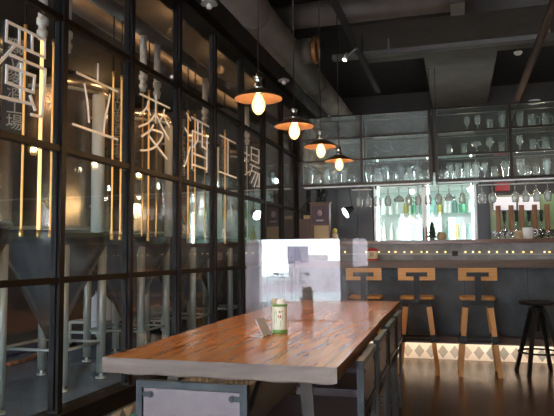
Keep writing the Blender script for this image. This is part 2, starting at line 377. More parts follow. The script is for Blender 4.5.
for k, strokes in CH.items():
    pts3 = [at(x, y, 0, XW+.0055) for s in strokes for x, y in s]
    cen = sum(pts3, Vector())/len(pts3)
    b = BM(); wd = .0125 if k != 'chang' else .010
    for si, s in enumerate(strokes):
        P = [at(x, y, 0, XW+.0055)-cen for x, y in s]
        if len(P) > 2 and k in ('mai', 'li'): P = bez(P, 6)
        ribbon(b, P, wd, .0015+.0004*si, .0003*si)
    o = obj('sign_character', b, M['white_letter'], loc=cen)
    tag(o, 'white line character on the glass wall, '+lab[k], 'sign', 'characters of the brewery sign on the glass')

# ------------------------------------------------------------------ text helper
def text_mesh(name, body, size, m, parent=None, space=1.0, line=1.0, extrude=.0008, bold=0):
    cu = bpy.data.curves.new(name, 'FONT'); cu.body = body; cu.size = size; cu.align_x = 'CENTER'; cu.align_y = 'CENTER'
    cu.space_character = space; cu.space_line = line; cu.extrude = extrude; cu.offset = bold
    t = bpy.data.objects.new(name, cu); C.objects.link(t)
    dg = bpy.context.evaluated_depsgraph_get()
    me = bpy.data.meshes.new_from_object(t.evaluated_get(dg)); me.name = name
    bpy.data.objects.remove(t)
    me.materials.clear(); me.materials.append(m)
    o = bpy.data.objects.new(name, me); C.objects.link(o)
    if parent: o.parent = parent
    return o

# ------------------------------------------------------------------ brewery behind the glass
TX, TR = -3.62, .50
def tank(cyy, label, plate=True):
    t = thing('fermenter_tank', label, 'tank', (TX, cyy, 0), 0, 'steel fermenter tanks behind the glass')
    b = BM(); lathe(b, [(TR,1.38),(TR,2.66),(TR*.96,2.74),(TR*.8,2.82),(TR*.5,2.88),(.0,2.9)], seg=48); lathe(b, [(TR,1.38),(TR*.98,1.36)], seg=48)
    obj('body', b, M['stainless'], t)
    b = BM(); lathe(b, [(TR*.98,1.37),(TR*.93,1.24),(.07,.44),(.055,.40),(0,.40)], seg=40); obj('cone', b, M['stainless'], t)
    for z in (1.40, 2.64):
        b = BM(); lathe(b, [(TR+.002,z-.015),(TR+.012,z-.01),(TR+.012,z+.01),(TR+.002,z+.015)], seg=48); obj('band', b, M['stainless_leg'], t)
    for sx in (-1, 1):
        for s in (-1, 1):
            b = BM(); cyl(b, (sx*.33, s*.295, .05), (sx*.33, s*.295, 1.25), .042, seg=16); cyl(b, (sx*.33, s*.295, .0), (sx*.33, s*.295, .05), .018, .018, seg=12)
            lathe(b, [(.0,.012),(.05,.012),(.05,0)], (sx*.33, s*.295, 0), 16)
            lg = obj('leg', b, M['stainless_leg'], t)
    for sx in (-1, 1):
        b = BM(); cyl(b, (sx*.33, -.295, .34), (sx*.33, .295, .34), .014, seg=10); obj('brace', b, M['stainless_leg'], t)
    for s in (-1, 1):
        b = BM(); cyl(b, (-.33, s*.295, .34), (.33, s*.295, .34), .014, seg=10); obj('brace', b, M['stainless_leg'], t)
    b = BM(); cyl(b, (0,0,.40), (0,0,.30), .03, seg=14); cyl(b, (0,0,.33), (.14,0,.33), .02, seg=12); box(b, .13,.15,-.05,.05,.30,.36); obj('drain_valve', b, M['chrome'], t)
    b = BM(); cyl(b, (.28,-.40,1.62), (.36,-.49,1.62), .07, seg=20); cyl(b, (.36,-.49,1.62), (.375,-.505,1.62), .085, seg=20); obj('manway', b, M['chrome'], t)
    if plate:
        b = BM(); box(b, -.007, .007, -.085, .085, -.34, .34); pl = obj('name_plate', b, M['label_plate'], t, loc=(.66, -.01, 2.36)); pl.rotation_euler.z = -.62
        for z in (-.2, .2):
            b = BM(); bar(b, (0, 0, z), (-.26, .0, z), .02, .02); obj('bracket', b, M['black'], pl)
        tx = text_mesh('lettering', '獨\n立\n麥\n酒\n工\n場', .118, M['label_text'], pl, line=.92)
        tx.matrix_local = Matrix.Translation((.0085, 0, 0)) @ Matrix.Rotation(PI/2, 4, 'Z') @ Matrix.Rotation(PI/2, 4, 'X')
    return t
TY = (3.55, 4.9, 6.25, 7.6, 8.95)
tl = ['leftmost steel fermenter behind the glass, half out of the picture', 'steel fermenter behind the glass under the five-stroke character',
      'steel fermenter third from the left behind the glass wall', 'steel fermenter behind the glass under the jar-shaped character',
      'farthest steel fermenter behind the glass, next to the bar end']
for y, l in zip(TY, tl): tank(y, l)
# drop pipes hanging before the tanks; glow added to some for gold highlights
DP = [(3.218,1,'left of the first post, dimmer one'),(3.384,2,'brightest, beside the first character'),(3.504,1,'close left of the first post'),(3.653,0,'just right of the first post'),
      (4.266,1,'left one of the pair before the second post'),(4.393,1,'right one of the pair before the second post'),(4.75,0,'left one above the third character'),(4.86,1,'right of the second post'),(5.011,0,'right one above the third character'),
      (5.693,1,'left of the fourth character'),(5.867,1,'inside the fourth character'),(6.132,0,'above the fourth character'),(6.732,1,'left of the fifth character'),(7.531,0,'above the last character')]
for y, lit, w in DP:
    t = thing('drop_tube', ('thin highlight-glow' if lit else 'thin brass')+' tube behind the glass, '+w, 'lamp', (-2.62, y, 0), 0, 'hanging tubes in front of the tanks')
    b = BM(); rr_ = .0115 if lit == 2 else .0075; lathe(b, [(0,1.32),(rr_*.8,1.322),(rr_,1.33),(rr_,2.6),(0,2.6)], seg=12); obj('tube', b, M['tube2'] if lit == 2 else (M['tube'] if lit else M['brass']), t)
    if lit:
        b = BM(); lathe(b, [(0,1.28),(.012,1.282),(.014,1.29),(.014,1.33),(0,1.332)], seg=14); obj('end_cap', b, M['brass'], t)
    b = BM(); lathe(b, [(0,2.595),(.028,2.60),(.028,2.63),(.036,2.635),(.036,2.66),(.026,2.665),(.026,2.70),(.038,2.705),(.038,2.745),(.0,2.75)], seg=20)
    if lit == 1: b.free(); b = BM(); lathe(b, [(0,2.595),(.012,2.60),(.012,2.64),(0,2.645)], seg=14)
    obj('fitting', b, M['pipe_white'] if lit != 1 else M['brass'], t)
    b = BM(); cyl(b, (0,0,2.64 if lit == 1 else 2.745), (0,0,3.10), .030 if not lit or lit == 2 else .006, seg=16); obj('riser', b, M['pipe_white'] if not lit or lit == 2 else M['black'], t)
b = BM(); cyl(b, (-2.62,1.2,3.16), (-2.62,9.5,3.16), .062, seg=24)
tag(obj('header_pipe', b, M['duct']), 'long painted header pipe running above the drop pipes behind the glass', 'pipe')
b = BM(); cyl(b, (-3.15,1.2,3.38), (-3.15,9.5,3.38), .09, seg=24)
tag(obj('cable_duct', b, M['duct']), 'grey duct behind and above the header pipe in the brewery', 'pipe')
# pale vertical sleeves beside the tanks
for i, (sx_, sy_, sr) in enumerate(((-3.05,4.729,.056),(-3.05,6.129,.050),(-3.05,7.60,.045))):
    b = BM(); lathe(b, [(.0,1.36),(sr,1.365),(sr,2.59),(.0,2.60)], (sx_, sy_, 0), 24); 
    v_ = Vector((TX-sx_, TY[i+1]-sy_, 0)); v_ = v_*((v_.length-TR+.004)/v_.length)
    for z in (1.6, 2.4): cyl(b, (sx_, sy_, z), (sx_+v_.x, sy_+v_.y, z), .012, seg=10)
    tag(obj('sleeve_pipe', b, M['pale_pipe']), 'pale upright sleeve pipe in front of the %s tank behind the glass' % ('second','third','fourth')[i], 'pipe', 'pale sleeve pipes beside the tanks')
# floor hoses, sack and pump cart
b = BM(); tube(b, bez([(-5.9,4.2,.03),(-4.9,4.75,.03),(-4.55,5.6,.03),(-4.85,6.4,.03)], 10), .022)
tag(obj('hose', b, M['hose_or']), 'orange hose lying on the brewery floor behind the tank legs', 'hose', 'hoses on the brewery floor')
b = BM(); tube(b, bez([(-5.9,4.7,.025),(-5.05,5.2,.025),(-4.95,5.9,.025),(-5.1,6.6,.025)], 10), .018)
tag(obj('hose', b, M['hose_pu']), 'dark purple hose on the brewery floor beyond the orange hose', 'hose', 'hoses on the brewery floor')
def cart(x, y, label, motor=True):
    t = thing('pump_cart', label, 'cart', (x, y, 0), 0, 'low steel carts between the tanks')
    b = BM()
    for z in (.22, .34): 
        bar(b, (-.22,-.3,z), (-.22,.3,z), .03,.03); bar(b, (.22,-.3,z), (.22,.3,z), .03,.03)
        bar(b, (-.22,-.3,z), (.22,-.3,z), .03,.03); bar(b, (-.22,.3,z), (.22,.3,z), .03,.03)
    for sx in (-.22,.22):
        for s in (-.3,.3): bar(b, (sx,s,.08), (sx,s,.34), .03,.03)
    obj('frame', b, M['stainless_leg'], t)
    b = BM(); box(b, -.21,.21,-.29,.29,.225,.245); obj('deck', b, M['steel_dark'], t)
    for sx in (-.2,.2):
        for s in (-.26,.26):
            b = BM(); cyl(b, (sx-.02,s,.045), (sx+.02,s,.045), .045, seg=16); obj('wheel', b, M['black'], t)
    if not motor: return t
    b = BM(); cyl(b, (-.05,-.2,.33), (-.05,.1,.33), .085, seg=20); cyl(b, (-.05,.1,.33), (-.05,.2,.33), .05, seg=20); box(b, -.1,0,-.15,.05,.245,.30); obj('motor', b, M['stainless_leg'], t)
    return t
cart(-4.4, 6.9, 'low steel pump cart on the brewery floor under the white sack', False)
cart(-4.3, 8.3, 'low steel pump cart on the brewery floor near the bar end')
cart(-5.6, 5.9, 'low steel pump cart behind the second tank')
b = BM(); lathe(b, [(0,0),(.17,.0),(.2,.06),(.19,.2),(.15,.33),(.06,.42),(.04,.46),(.0,.47)], (-4.4, 6.9, .246), 20)
for v in b.verts: v.co += Vector((random.uniform(-.012,.012), random.uniform(-.012,.012), 0))
tag(obj('grain_sack', b, M['sack']), 'white tied sack standing on the low cart behind the glass', 'sack')

# ------------------------------------------------------------------ ceiling services
b = BM(); box(b, -1.0, XR, 5.75, 6.95, 3.35, CEIL); struct('ceiling_beam_front', b, M['soffit'])
b = BM(); box(b, -.30, .48, 6.95, YB, 3.35, CEIL); struct('ceiling_beam_middle', b, M['soffit'])
b = BM(); box(b, XW+.05, XR, YF, 5.2, 3.55, CEIL); struct('ceiling_panel', b, M['ceiling'])
t = thing('ventilation_duct', 'thick round brown ventilation duct running along the glass wall', 'duct', (-1.50, 0, 3.08))
b = BM(); cyl(b, (0,1.0,0), (0,9.55,0), .135, seg=32); obj('main_pipe', b, M['duct'], t)
for y in (2.3, 3.4, 4.5, 6.6, 7.7):
    b = BM(); cyl(b, (0,y-.012,0), (0,y+.012,0), .142, seg=32); obj('joint_band', b, M['duct'], t)
b = BM(); cyl(b, (.06,5.62,.03), (.235,5.62,.03), .118, seg=32); obj('side_outlet', b, M['duct'], t)
b = BM(); n_ = 32
for (ra, xa, rb, xb) in ((.122,.225,.132,.235),(.132,.235,.132,.262),(.132,.262,.102,.268),(.102,.268,.098,.238)):
    A = [b.verts.new((xa, 5.62+ra*math.cos(2*PI*i/n_), .03+ra*math.sin(2*PI*i/n_))) for i in range(n_)]; B_ = [b.verts.new((xb, 5.62+rb*math.cos(2*PI*i/n_), .03+rb*math.sin(2*PI*i/n_))) for i in range(n_)]
    for i in range(n_): b.faces.new((A[i], A[(i+1) % n_], B_[(i+1) % n_], B_[i]))
bmesh.ops.remove_doubles(b, verts=b.verts, dist=1e-5); obj('outlet_ring', b, M['lit_ring'], t)
b = BM(); cyl(b, (.2355,5.62,.03), (.240,5.62,.03), .099, seg=28); obj('outlet_grille', b, M['black'], t)
b = BM(); cyl(b, (XW+.06,5.42,3.38), (.0,5.42,3.38), .115, seg=28)
tag(obj('cross_duct', b, M['duct']), 'round grey duct crossing the ceiling above the pendants', 'duct')
b = BM(); box(b, -.62, -.24, 5.28, 5.60, 3.22, 3.36) if False else box(b, .0, .12, 5.28, 5.56, 3.27, 3.5)
tag(obj('duct_box', b, M['duct']), 'grey sheet box closing the right end of the cross duct', 'duct')
t = thing('cable_tray', 'long thin grey cable tray crossing the ceiling toward the right', 'cable tray', (0, 6.2, 3.18))
b = BM(); box(b, -1.2, 3.7, -.05, .05, 0, .012); box(b, -1.2, 3.7, -.05, -.042, .012, .045); box(b, -1.2, 3.7, .042, .05, .012, .045); obj('tray', b, M['tray'], t)
for x in (-.62, .9, 2.4):
    b = BM(); cyl(b, (x,0,.01), (x,0,.17), .008, seg=8); obj('hanger', b, M['greylamp'], t)
t = thing('light_track', 'black lighting track running under the ceiling right of the pendants', 'light track', (-.86, 0, 3.1))
b = BM(); box(b, -.027, .027, 2.2, 7.3, -.015, .015); obj('rail', b, M['matt_black'], t)
for y in (2.6, 4.4): 
    b = BM(); cyl(b, (0,y,.015), (0,y,.449), .006, seg=8); obj('hanger', b, M['black'], t)
b = BM(); cyl(b, (0,6.0,.015), (0,6.0,.249), .006, seg=8); obj('hanger', b, M['black'], t)
t = thing('spot_lamp', 'small track spotlight with bright metal head turned to the left', 'spotlight', tuple(at(356,46,0,-.86)))
t.location = (-.86, t.location.y, 3.1-.015); o0 = t.location.copy(); o1 = at(346,57,1,t.location.y-.04); d = o1-o0
ax = Vector((-.35,-.35,-.87)).normalized()
b = BM(); box(b, -.02,.02,-.05,.05,-.012,0); obj('adapter', b, M['black'], t)
b = BM(); cyl(b, (0,0,-.01), d, .009, seg=12); obj('arm', b, M['greylamp'], t)
b = BM(); cyl(b, d-ax*.035, d+ax*.035, .020, .026, seg=16); obj('head', b, M['silver'], t)
b = BM(); cyl(b, d+ax*.0352, d+ax*.037, .021, seg=16); obj('lens', b, mat('lit_spot_lens', (1,1,1), .3, emit=(1,.85,.7), estr=5), t)
b = BM(); cyl(b, (.79,2.6,3.12), (.79,9.55,3.12), .038, seg=18)
tag(obj('rusty_pipe', b, M['rust']), 'rusty brown pipe slanting across the top right corner', 'pipe')
b = BM(); p = at(518,52,2,3.35); lathe(b, [(0,-.03),(.03,-.03),(.045,-.01),(.045,0)], (p.x, p.y, 3.35), 20)
tag(obj('smoke_detector', b, M['white']), 'small white smoke detector on the dark ceiling at right', 'detector')
for i, (yy, l) in enumerate(((3.626,'near the top of the glass wall'),(5.574,'behind the second pendant lamp'))):
    t = thing('ceiling_lamp', 'unlit grey disc lamp hanging '+l, 'lamp', (-1.56, yy, 2.82), 0, 'unlit grey disc lamps')
    if yy < 4: t.location = (-1.52, yy, 2.80)
    b = BM(); lathe(b, [(0,.03),(.02,.03),(.05,.015),(.055,0),(.05,.005),(0,.005)], seg=24); obj('shade', b, M['greylamp'], t)
    b = BM(); lathe(b, [(0,-.03),(.016,-.028),(.02,-.01),(.012,.004),(0,.005)], seg=16); obj('lens', b, M['white'], t)
    b = BM(); cyl(b, (0,0,.03), (0,0,.15), .008, seg=8); obj('stem', b, M['black'], t)

# ------------------------------------------------------------------ pendants over the table
def make_pendant(label):
    t = thing('pendant_lamp', label, 'lamp', (0,0,0), 0, 'bronze pendant lamps over the table')   # origin = bulb centre
    b = BM(); lathe(b, [(.024,.075),(.040,.070),(.075,.052),(.114,.030),(.119,.022)], seg=48); lathe(b, [(.119,.022),(.117,.022)], seg=48); obj('lamp_shade', b, M['shade_out'], t)
    b = BM(); lathe(b, [(.117,.022),(.112,.028),(.074,.050),(.039,.068),(.020,.072)], seg=48); obj('shade_lining', b, M['shade_in'], t)
    b = BM(); lathe(b, [(0,.15),(.010,.148),(.013,.135),(.022,.130),(.022,.124),(.017,.118),(.017,.090),(.024,.086),(.024,.070),(.017,.066),(.017,.042),(0,.042)], seg=24); obj('socket', b, M['chrome'], t)
    b = BM(); lathe(b, [(0,-.056),(.014,-.052),(.027,-.036),(.033,-.014),(.030,.008),(.020,.030),(.015,.044),(0,.046)], seg=24); obj('bulb', b, M['bulb'], t)
    b = BM()
    for k in range(6):
        a = PI/3*k; cyl(b, (.006*math.cos(a), .006*math.sin(a), .03), (.017*math.cos(a), .017*math.sin(a), -.035), .0022, seg=6)
    obj('filament', b, M['filament'], t)
    l_ = bpy.data.lights.new('pendant_light', 'POINT'); l_.energy = 21; l_.color = (1,.60,.27); l_.shadow_soft_size = .015
    lo = bpy.data.objects.new('pendant_light', l_); C.objects.link(lo); lo.parent = t; lo.location = (0,0,-.01)
    b = BM(); cyl(b, (0,0,.148), (0,0,1.645), .0035, seg=8); obj('cord', b, M['steel_dark'], t)
    b = BM(); lathe(b, [(0,1.65),(.045,1.648),(.045,1.63),(.0,1.615)], seg=20); obj('ceiling_rose', b, M['black'], t)
    return t
PN = [(2.82,'nearest bronze pendant lamp with lit filament bulb, largest of four'),(3.51,'second bronze pendant lamp from the camera over the table'),(4.25,'third bronze pendant lamp from the camera over the table'),(4.96,'farthest bronze pendant lamp over the table, smallest of four')]
pd = None
for y, l in PN:
    if not pd: pd = make_pendant(l); pd.location = (-.92, y, 1.90)
    else: dup(pd, (-.92, y, 1.90), None, l)

# ------------------------------------------------------------------ table
t = thing('dining_table', 'long thick wooden slab table with steel legs beside the glass wall', 'table', (0,0,0))
NY = 40; rows = []
def edge(y):
    s = (y-2.207)/(5.341-2.207)
    xl = -1.389-.058*s +.006*math.sin(y*3.1)+.004*math.sin(y*7.7+1)
    xr = -.431-.058*s + .003*math.sin(y*2.7+.5)+.002*math.sin(y*6.1)
    return xl, xr
ys = [2.207+(5.341-2.207)*i/NY for i in range(NY+1)]
TZ, TT = .75, .062
b = BM(); T0 = []
for y in ys:
    xl, xr = edge(y); T0.append([b.verts.new((xl+(xr-xl)*j/12, y, TZ)) for j in range(13)])
for r0, r1 in zip(T0, T0[1:]):
    for j in range(12): b.faces.new((r0[j], r0[j+1], r1[j+1], r1[j]))
B0 = []
for y in ys:
    xl, xr = edge(y); B0.append([b.verts.new((xl+.02+(xr-.02-xl-.02)*j/12, y, TZ-TT+.0005)) for j in range(13)])
for r0, r1 in zip(B0, B0[1:]):
    for j in range(12): b.faces.new((r0[j], r1[j], r1[j+1], r0[j+1]))
obj('tabletop', b, M['wood_table'], t)
b = BM()
for side in (0, 1):
    R = []
    for y in ys:
        x = edge(y)[side]; s = -1 if side == 0 else 1
        wv = .0015*math.sin(y*11+side*2)
        R.append([b.verts.new(p) for p in ((x,y,TZ),(x+s*(.004+wv),y,TZ-.02),(x+s*(.002+wv),y,TZ-.045),(x-s*.02,y,TZ-TT))])
    for r0, r1 in zip(R, R[1:]):
        for j in range(3): f = b.faces.new((r0[j], r0[j+1], r1[j+1], r1[j])); f.smooth = True
o = obj('side_edge', b, M['wood_side'], t)
for yy, s in ((ys[0], -1), (ys[-1], 1)):
    b = BM(); xl, xr = edge(yy); A = []
    for j in range(25):
        x = xl+(xr-xl)*j/24; w = .0035*math.sin(j*1.3)
        dx = .02 if j == 0 else (-.02 if j == 24 else 0)
        A.append([b.verts.new(p) for p in ((x,yy,TZ),(x,yy+s*(.003+w*.5),TZ-.006),(x,yy+s*(.003+w*.5),TZ-TT+.006),(x+dx,yy,TZ-TT+w*.6))])
    for a, c in zip(A, A[1:]):
        for j in range(3): b.faces.new((a[j], c[j], c[j+1], a[j+1]))
    o = obj('end_edge', b, M['wood_edge'], t); o['label'] = 'paler sawn end of the slab'
for yy in (2.42, 5.05):
    for (xt, xb) in ((-1.17,-1.26), (-.60,-.55)):
        b = BM(); bar(b, (xt, yy, TZ-TT), (xb, yy, .008), .05, .02, ref=(0,1,0)); box(b, xb-.06, xb+.06, yy-.04, yy+.04, 0, .008); obj('leg', b, M['steel_dark'], t)
    b = BM(); bar(b, (-1.2,yy,.35), (-.58,yy,.35), .03,.03); obj('stretcher', b, M['steel_dark'], t)
    b = BM(); bar(b, (-1.25,yy,TZ-TT-.006), (-.55,yy,TZ-TT-.006), .05,.012); obj('top_plate', b, M['steel_dark'], t)
b = BM(); bar(b, (-.9,2.44,.35), (-.93,5.03,.35), .03,.03); obj('stretcher', b, M['steel_dark'], t)
b = BM(); bar(b, (-.9,2.9,TZ-TT-.01), (-.9,2.45,.38), .02,.012); obj('diagonal_brace', b, M['steel_dark'], t)

# ------------------------------------------------------------------ chairs: steel frame, leather back and seat; local +Y faces the table
def make_chair(label, w=.45, h=.72):
    t = thing('dining_chair', label, 'chair', (0,0,0), 0, 'steel and leather chairs at the table')   # origin on the floor under the back
    x = w/2-.0125
    b = BM()
    for s in (-1, 1): box(b, s*x-.0125, s*x+.0125, -.014, .014, h-.22, h)
    box(b, -x+.0125, x-.0125, -.014, .014, h-.025, h); box(b, -x+.0125, x-.0125, -.014, .014, h-.22, h-.195)
    obj('back_frame', b, M['chair_steel'], t)
    b = BM(); box(b, -x+.016, x-.016, -.009, .009, h-.192, h-.028); br = obj('backrest', b, M['leather'], t, bevel=.003)
    for sx in (-1, 1):
        for z in (h-.05, h-.17):
            b = BM(); box(b, sx*(x-.045), sx*(x-.013), -.0125, -.009, z-.009, z+.009); cyl(b, (sx*(x-.045),-.0095,z), (sx*(x-.045),-.0125,z), .0125, seg=16)
            cyl(b, (sx*(x-.045),-.0125,z), (sx*(x-.045),-.016,z), .006, seg=12); obj('corner_plate', b, M['chair_steel'], br)
    for s in (-1, 1):
        b = BM(); bar(b, (s*(x-.012), .0, h-.21), (s*(x-.012), .01, 0), .025, .02, ref=(0,1,0)); obj('leg', b, M['steel_dark'], t)
        b = BM(); bar(b, (s*(x-.012), .40, .43), (s*(x-.012), .41, 0), .025, .02, ref=(0,1,0)); obj('leg', b, M['steel_dark'], t)
    b = BM()
    for s in (-1, 1): box(b, s*(x-.012)-.0125, s*(x-.012)+.0125, .015, .415, .405, .43)
    box(b, -x+.024, x-.024, .39, .415, .405, .43); box(b, -x+.024, x-.024, .012, .035, .405, .43)
    obj('seat_frame', b, M['steel_dark'], t)
    b = BM(); box(b, -x+.008, -x+.024, .015, .4, .15, .166); box(b, x-.024, x-.008, .015, .4, .15, .166); box(b, -x+.024, x-.024, .2, .216, .15, .166); obj('stretcher', b, M['steel_dark'], t)
    b = BM(); box(b, -x+.004, x-.004, .02, .42, .431, .468); obj('seat', b, M['leather'], t, bevel=.008)
    return t
ch = make_chair('leather backed steel chair at the near end of the table', .436, .695)
ch.location = (-.948, 2.095, 0); ch.rotation_euler.z = .01
ch2 = make_chair('nearest steel and leather chair along the right side of the table', .47, .722)
ch2.location = (-.400, 2.755, 0); ch2.rotation_euler.z = PI/2+.02
for i, l in enumerate(('second steel and leather chair from the near end on the right side', 'third steel and leather chair from the near end on the right side', 'farthest steel and leather chair on the right side, nearest the bar')):
    dup(ch2, (-.412-.011*i, 3.365+.60*i, 0), PI/2+.02, l)

# ------------------------------------------------------------------ things on the table
pl, pr = at(246,319.7,2,.752), at(369,321,2,.752)
dv = pr-pl; ang = math.atan2(dv.y, dv.x); W2 = dv.length/2; mid = (pl+pr)/2
t = thing('acrylic_divider', 'clear acrylic divider panel standing across the table', 'divider', (mid.x, mid.y, .75), ang)
b = BM(); HH = .50
prof = []
for cx, cz, a0 in ((W2-.03, HH-.03, 0), (-W2+.03, HH-.03, PI/2)):
    for k in range(7):
        a = a0+PI/2*k/6; prof.append((cx+.03*math.cos(a), cz+.03*math.sin(a)))
prof += [(-W2, .004), (W2, .004)]
F0 = [b.verts.new((x, -.0015, z)) for x, z in prof]; F1 = [b.verts.new((x, .0015, z)) for x, z in prof]
b.faces.new(F0); b.faces.new(F1[::-1])
for i in range(len(prof)):
    j = (i+1) % len(prof); b.faces.new((F0[i], F1[i], F1[j], F0[j]))
obj('panel', b, M['acrylic'], t)
for s in (-1, 1):
    b = BM(); box(b, s*(W2-.08)-.002, s*(W2-.08)+.002, -.05, .05, .0, .06); obj('foot', b, M['acrylic'], t)

p = at(280,332.5,2,.75)
t = thing('tin_can', 'cream and green tin holding tissue, standing before the acrylic divider', 'tin', (p.x, p.y, .75), .3); t.scale = (1.12, 1.12, 1.12)
b = BM(); lathe(b, [(0,.0),(.034,.0),(.035,.004),(.035,.128),(.034,.130),(.033,.130),(.033,.01),(0,.01)], seg=32); bd = obj('body', b, M['cream'], t)
b = BM(); lathe(b, [(.0352,.0),(.0362,.002),(.0362,.014),(.0352,.016)], seg=32); obj('rim_band', b, M['green'], t)
b = BM(); lathe(b, [(.0352,.122),(.0362,.124),(.0362,.131),(.033,.133),(.032,.128)], seg=32); obj('rim_band', b, M['green'], t)
def patch(bm, a0, a1, z0, z1, r=.0356):
    for i in range(4):
        q0, q1 = a0+(a1-a0)*i/4, a0+(a1-a0)*(i+1)/4
        bm.faces.new([bm.verts.new((r*math.cos(q), r*math.sin(q), z)) for q, z in ((q0,z0),(q1,z0),(q1,z1),(q0,z1))])
b = BM()
for a, z, w in ((-1.72,.094,.22),(-1.35,.096,.14),(-1.86,.072,.10),(-1.60,.070,.16)): patch(b, a, a+w, z, z+.008 if z > .08 else z+.012)
obj('red_print', b, M['red'], bd)
b = BM()
for a, z, w, h in ((-2.1,.05,.06,.05),(-1.5,.03,.05,.03),(-1.3,.062,.07,.02),(-2.4,.04,.05,.06),(-1.72,.06,.05,.02),(-2.25,.09,.05,.02)): patch(b, a, a+w, z, z+h)
obj('green_print', b, M['green'], bd)
b = BM(); bar(b, (-.018,.0,.09), (-.028,.004,.158), .020, .003); obj('wooden_tag', b, M['tan'], t)
b = BM(); lathe(b, [(.022,.10),(.026,.132),(.018,.150),(.010,.156),(0,.152)], (.006,.004,0), 12)
for v in b.verts: v.co += Vector((random.uniform(-.004,.004), random.uniform(-.004,.004), random.uniform(-.005,.005)))
obj('tissue', b, M['white'], t)

p = at(261,336.5,2,.75)
t = thing('card_holder', 'small silver folded metal card holder lying open on the table', 'holder', (p.x, p.y, .75), -.38)
b = BM(); box(b, -.048, .045, -.028, .028, 0, .006); obj('base', b, M['silver'], t, bevel=.0015)
b = BM(); Mx = Matrix.Translation((.040,0,.006)) @ Matrix.Rotation(-.52, 4, 'Y'); box(b, -.003, .003, -.034, .034, 0, .095, Mx); obj('leaning_plate', b, M['silver'], t, bevel=.001)
b = BM(); cyl(b, (.040,-.03,.006), (.040,.03,.006), .006, seg=12); obj('hinge', b, M['chrome'], t)

# ------------------------------------------------------------------ bar
YBAR = 6.995
b = BM(); box(b, XW+.06, 3.6, YBAR, YBAR+.12, .17, 1.255); 
t = thing('bar_counter', 'long dark concrete bar with wooden tops and a tiled foot', 'bar', (0,0,0))
obj('front_panel', b, M['concrete'], t)
b = BM()
for x in (-1.2,-.56,.06,.70,1.34): box(b, x-.003, x+.003, YBAR-.001, YBAR+.002, .27, 1.02)
obj('panel_seam', b, M['matt_black'], t)
b = BM(); box(b, XW+.06, 3.6, YBAR-.006, YBAR-.0005, 1.076, 1.252); obj('splash_panel', b, M['bar_face'], t)
b = BM(); box(b, XW+.06, 3.6, 6.77, YBAR-.007, .995, 1.074); obj('lower_counter', b, M['wood_counter'], t, bevel=.006)
b = BM(); box(b, XW+.06, 3.6, 6.955, 7.45, 1.255, 1.298); obj('upper_counter', b, M['wood_bar'], t, bevel=.004)
b = BM(); box(b, XW+.06, 3.6, 6.84, YBAR, .215, .265); box(b, XW+.06, 3.6, 6.84, 6.852, .2025, .2145); obj('foot_ledge', b, M['ledge'], t)
b = BM(); box(b, XW+.06, 3.6, YBAR, YBAR+.06, .0, .17); obj('tile_strip', b, M['tile_x'], t)
b = BM(); box(b, XW+.1, 3.5, 6.8525, 6.875, .204, .2145); obj('led_strip', b, M['led'], t)

# fairy lights along the splash panel
t = thing('fairy_light_string', 'string of tiny warm fairy lights along the bar face', 'string lights', (0, YBAR-.012, 0))
xs = [338,345,366,379,389,395.5,404.5,411.5,421.5,427,437,445.5,465.5,473,479.5,489,497,507,513,523.5,531.5,544.5,549.5]
b = BM(); wp = [at(x, 254.2 if i % 2 else 254.0, 1, YBAR-.012) for i, x in enumerate([336,360,380,400,425,450,460,490,520,560])]
tube(b, [Vector((q.x, 0, q.z)) for q in wp], .0035, 6); obj('wire', b, M['silver'], t)
for x in xs:
    q = at(x, 252, 1, YBAR-.012)
    b = BM(); lathe(b, [(0,-.009),(.006,-.006),(.0075,0),(.006,.006),(0,.009)], (q.x, -.002, q.z), 12); obj('bulb', b, M['fairy'], t)
q = at(455, 253.5, 1, YBAR-.02)
b = BM(); box(b, q.x-.03, q.x+.03, -.012, .008, q.z-.025, q.z+.03); obj('battery_box', b, M['matt_black'], t)

# things on the bar
p = at(372.5, 261, 1, 6.86)
t = thing('tea_tin', 'round cream and red tin standing on the lower bar counter', 'tin', (p.x, 6.87, 1.074))
b = BM(); lathe(b, [(0,.0),(.052,.0),(.060,.012),(.064,.04),(.064,.10),(.058,.128),(.03,.14),(0,.142)], seg=32); obj('body', b, M['cream'], t)
b = BM(); lathe(b, [(.0535,.0),(.061,.012),(.0625,.022),(.0605,.024)], seg=32); obj('red_band', b, M['red'], t)
b = BM(); lathe(b, [(.0645,.108),(.060,.129),(.03,.143),(.028,.14)], seg=32); obj('red_band', b, M['red'], t)
b = BM(); patch(b, -1.95, -1.2, .045, .095, .0648); obj('print', b, M['tan'], t)
p = at(432, 239, 1, 7.12)
t = thing('toy_tree', 'small dark green toy tree on the bar top', 'ornament', (p.x, 7.12, 1.298))
b = BM(); cyl(b, (0,0,0), (0,0,.04), .03, .028, seg=16); obj('base', b, M['brownbox'], t)
b = BM()
for k, (z, r, h) in enumerate(((.03,.060,.07),(.075,.050,.065),(.115,.040,.06),(.155,.028,.06))):
    lathe(b, [(r*.6,z+.006),(r,z),(r*.55,z+h*.55),(0,z+h)], seg=14)
for v in b.verts: v.co += Vector((random.uniform(-.004,.004), random.uniform(-.004,.004), random.uniform(-.004,.004)))
obj('foliage', b, M['leaf'], t)
p = at(441, 239, 1, 7.12)
b = BM(); lathe(b, [(0,.0),(.03,.0),(.05,.02),(.056,.05),(.05,.075),(.034,.09),(0,.094)], (0,0,0), 24)
o = obj('gourd', b, M['tan'], loc=(p.x+.01, 7.13, 1.298)); tag(o, 'round tan gourd beside the toy tree on the bar top', 'ornament')
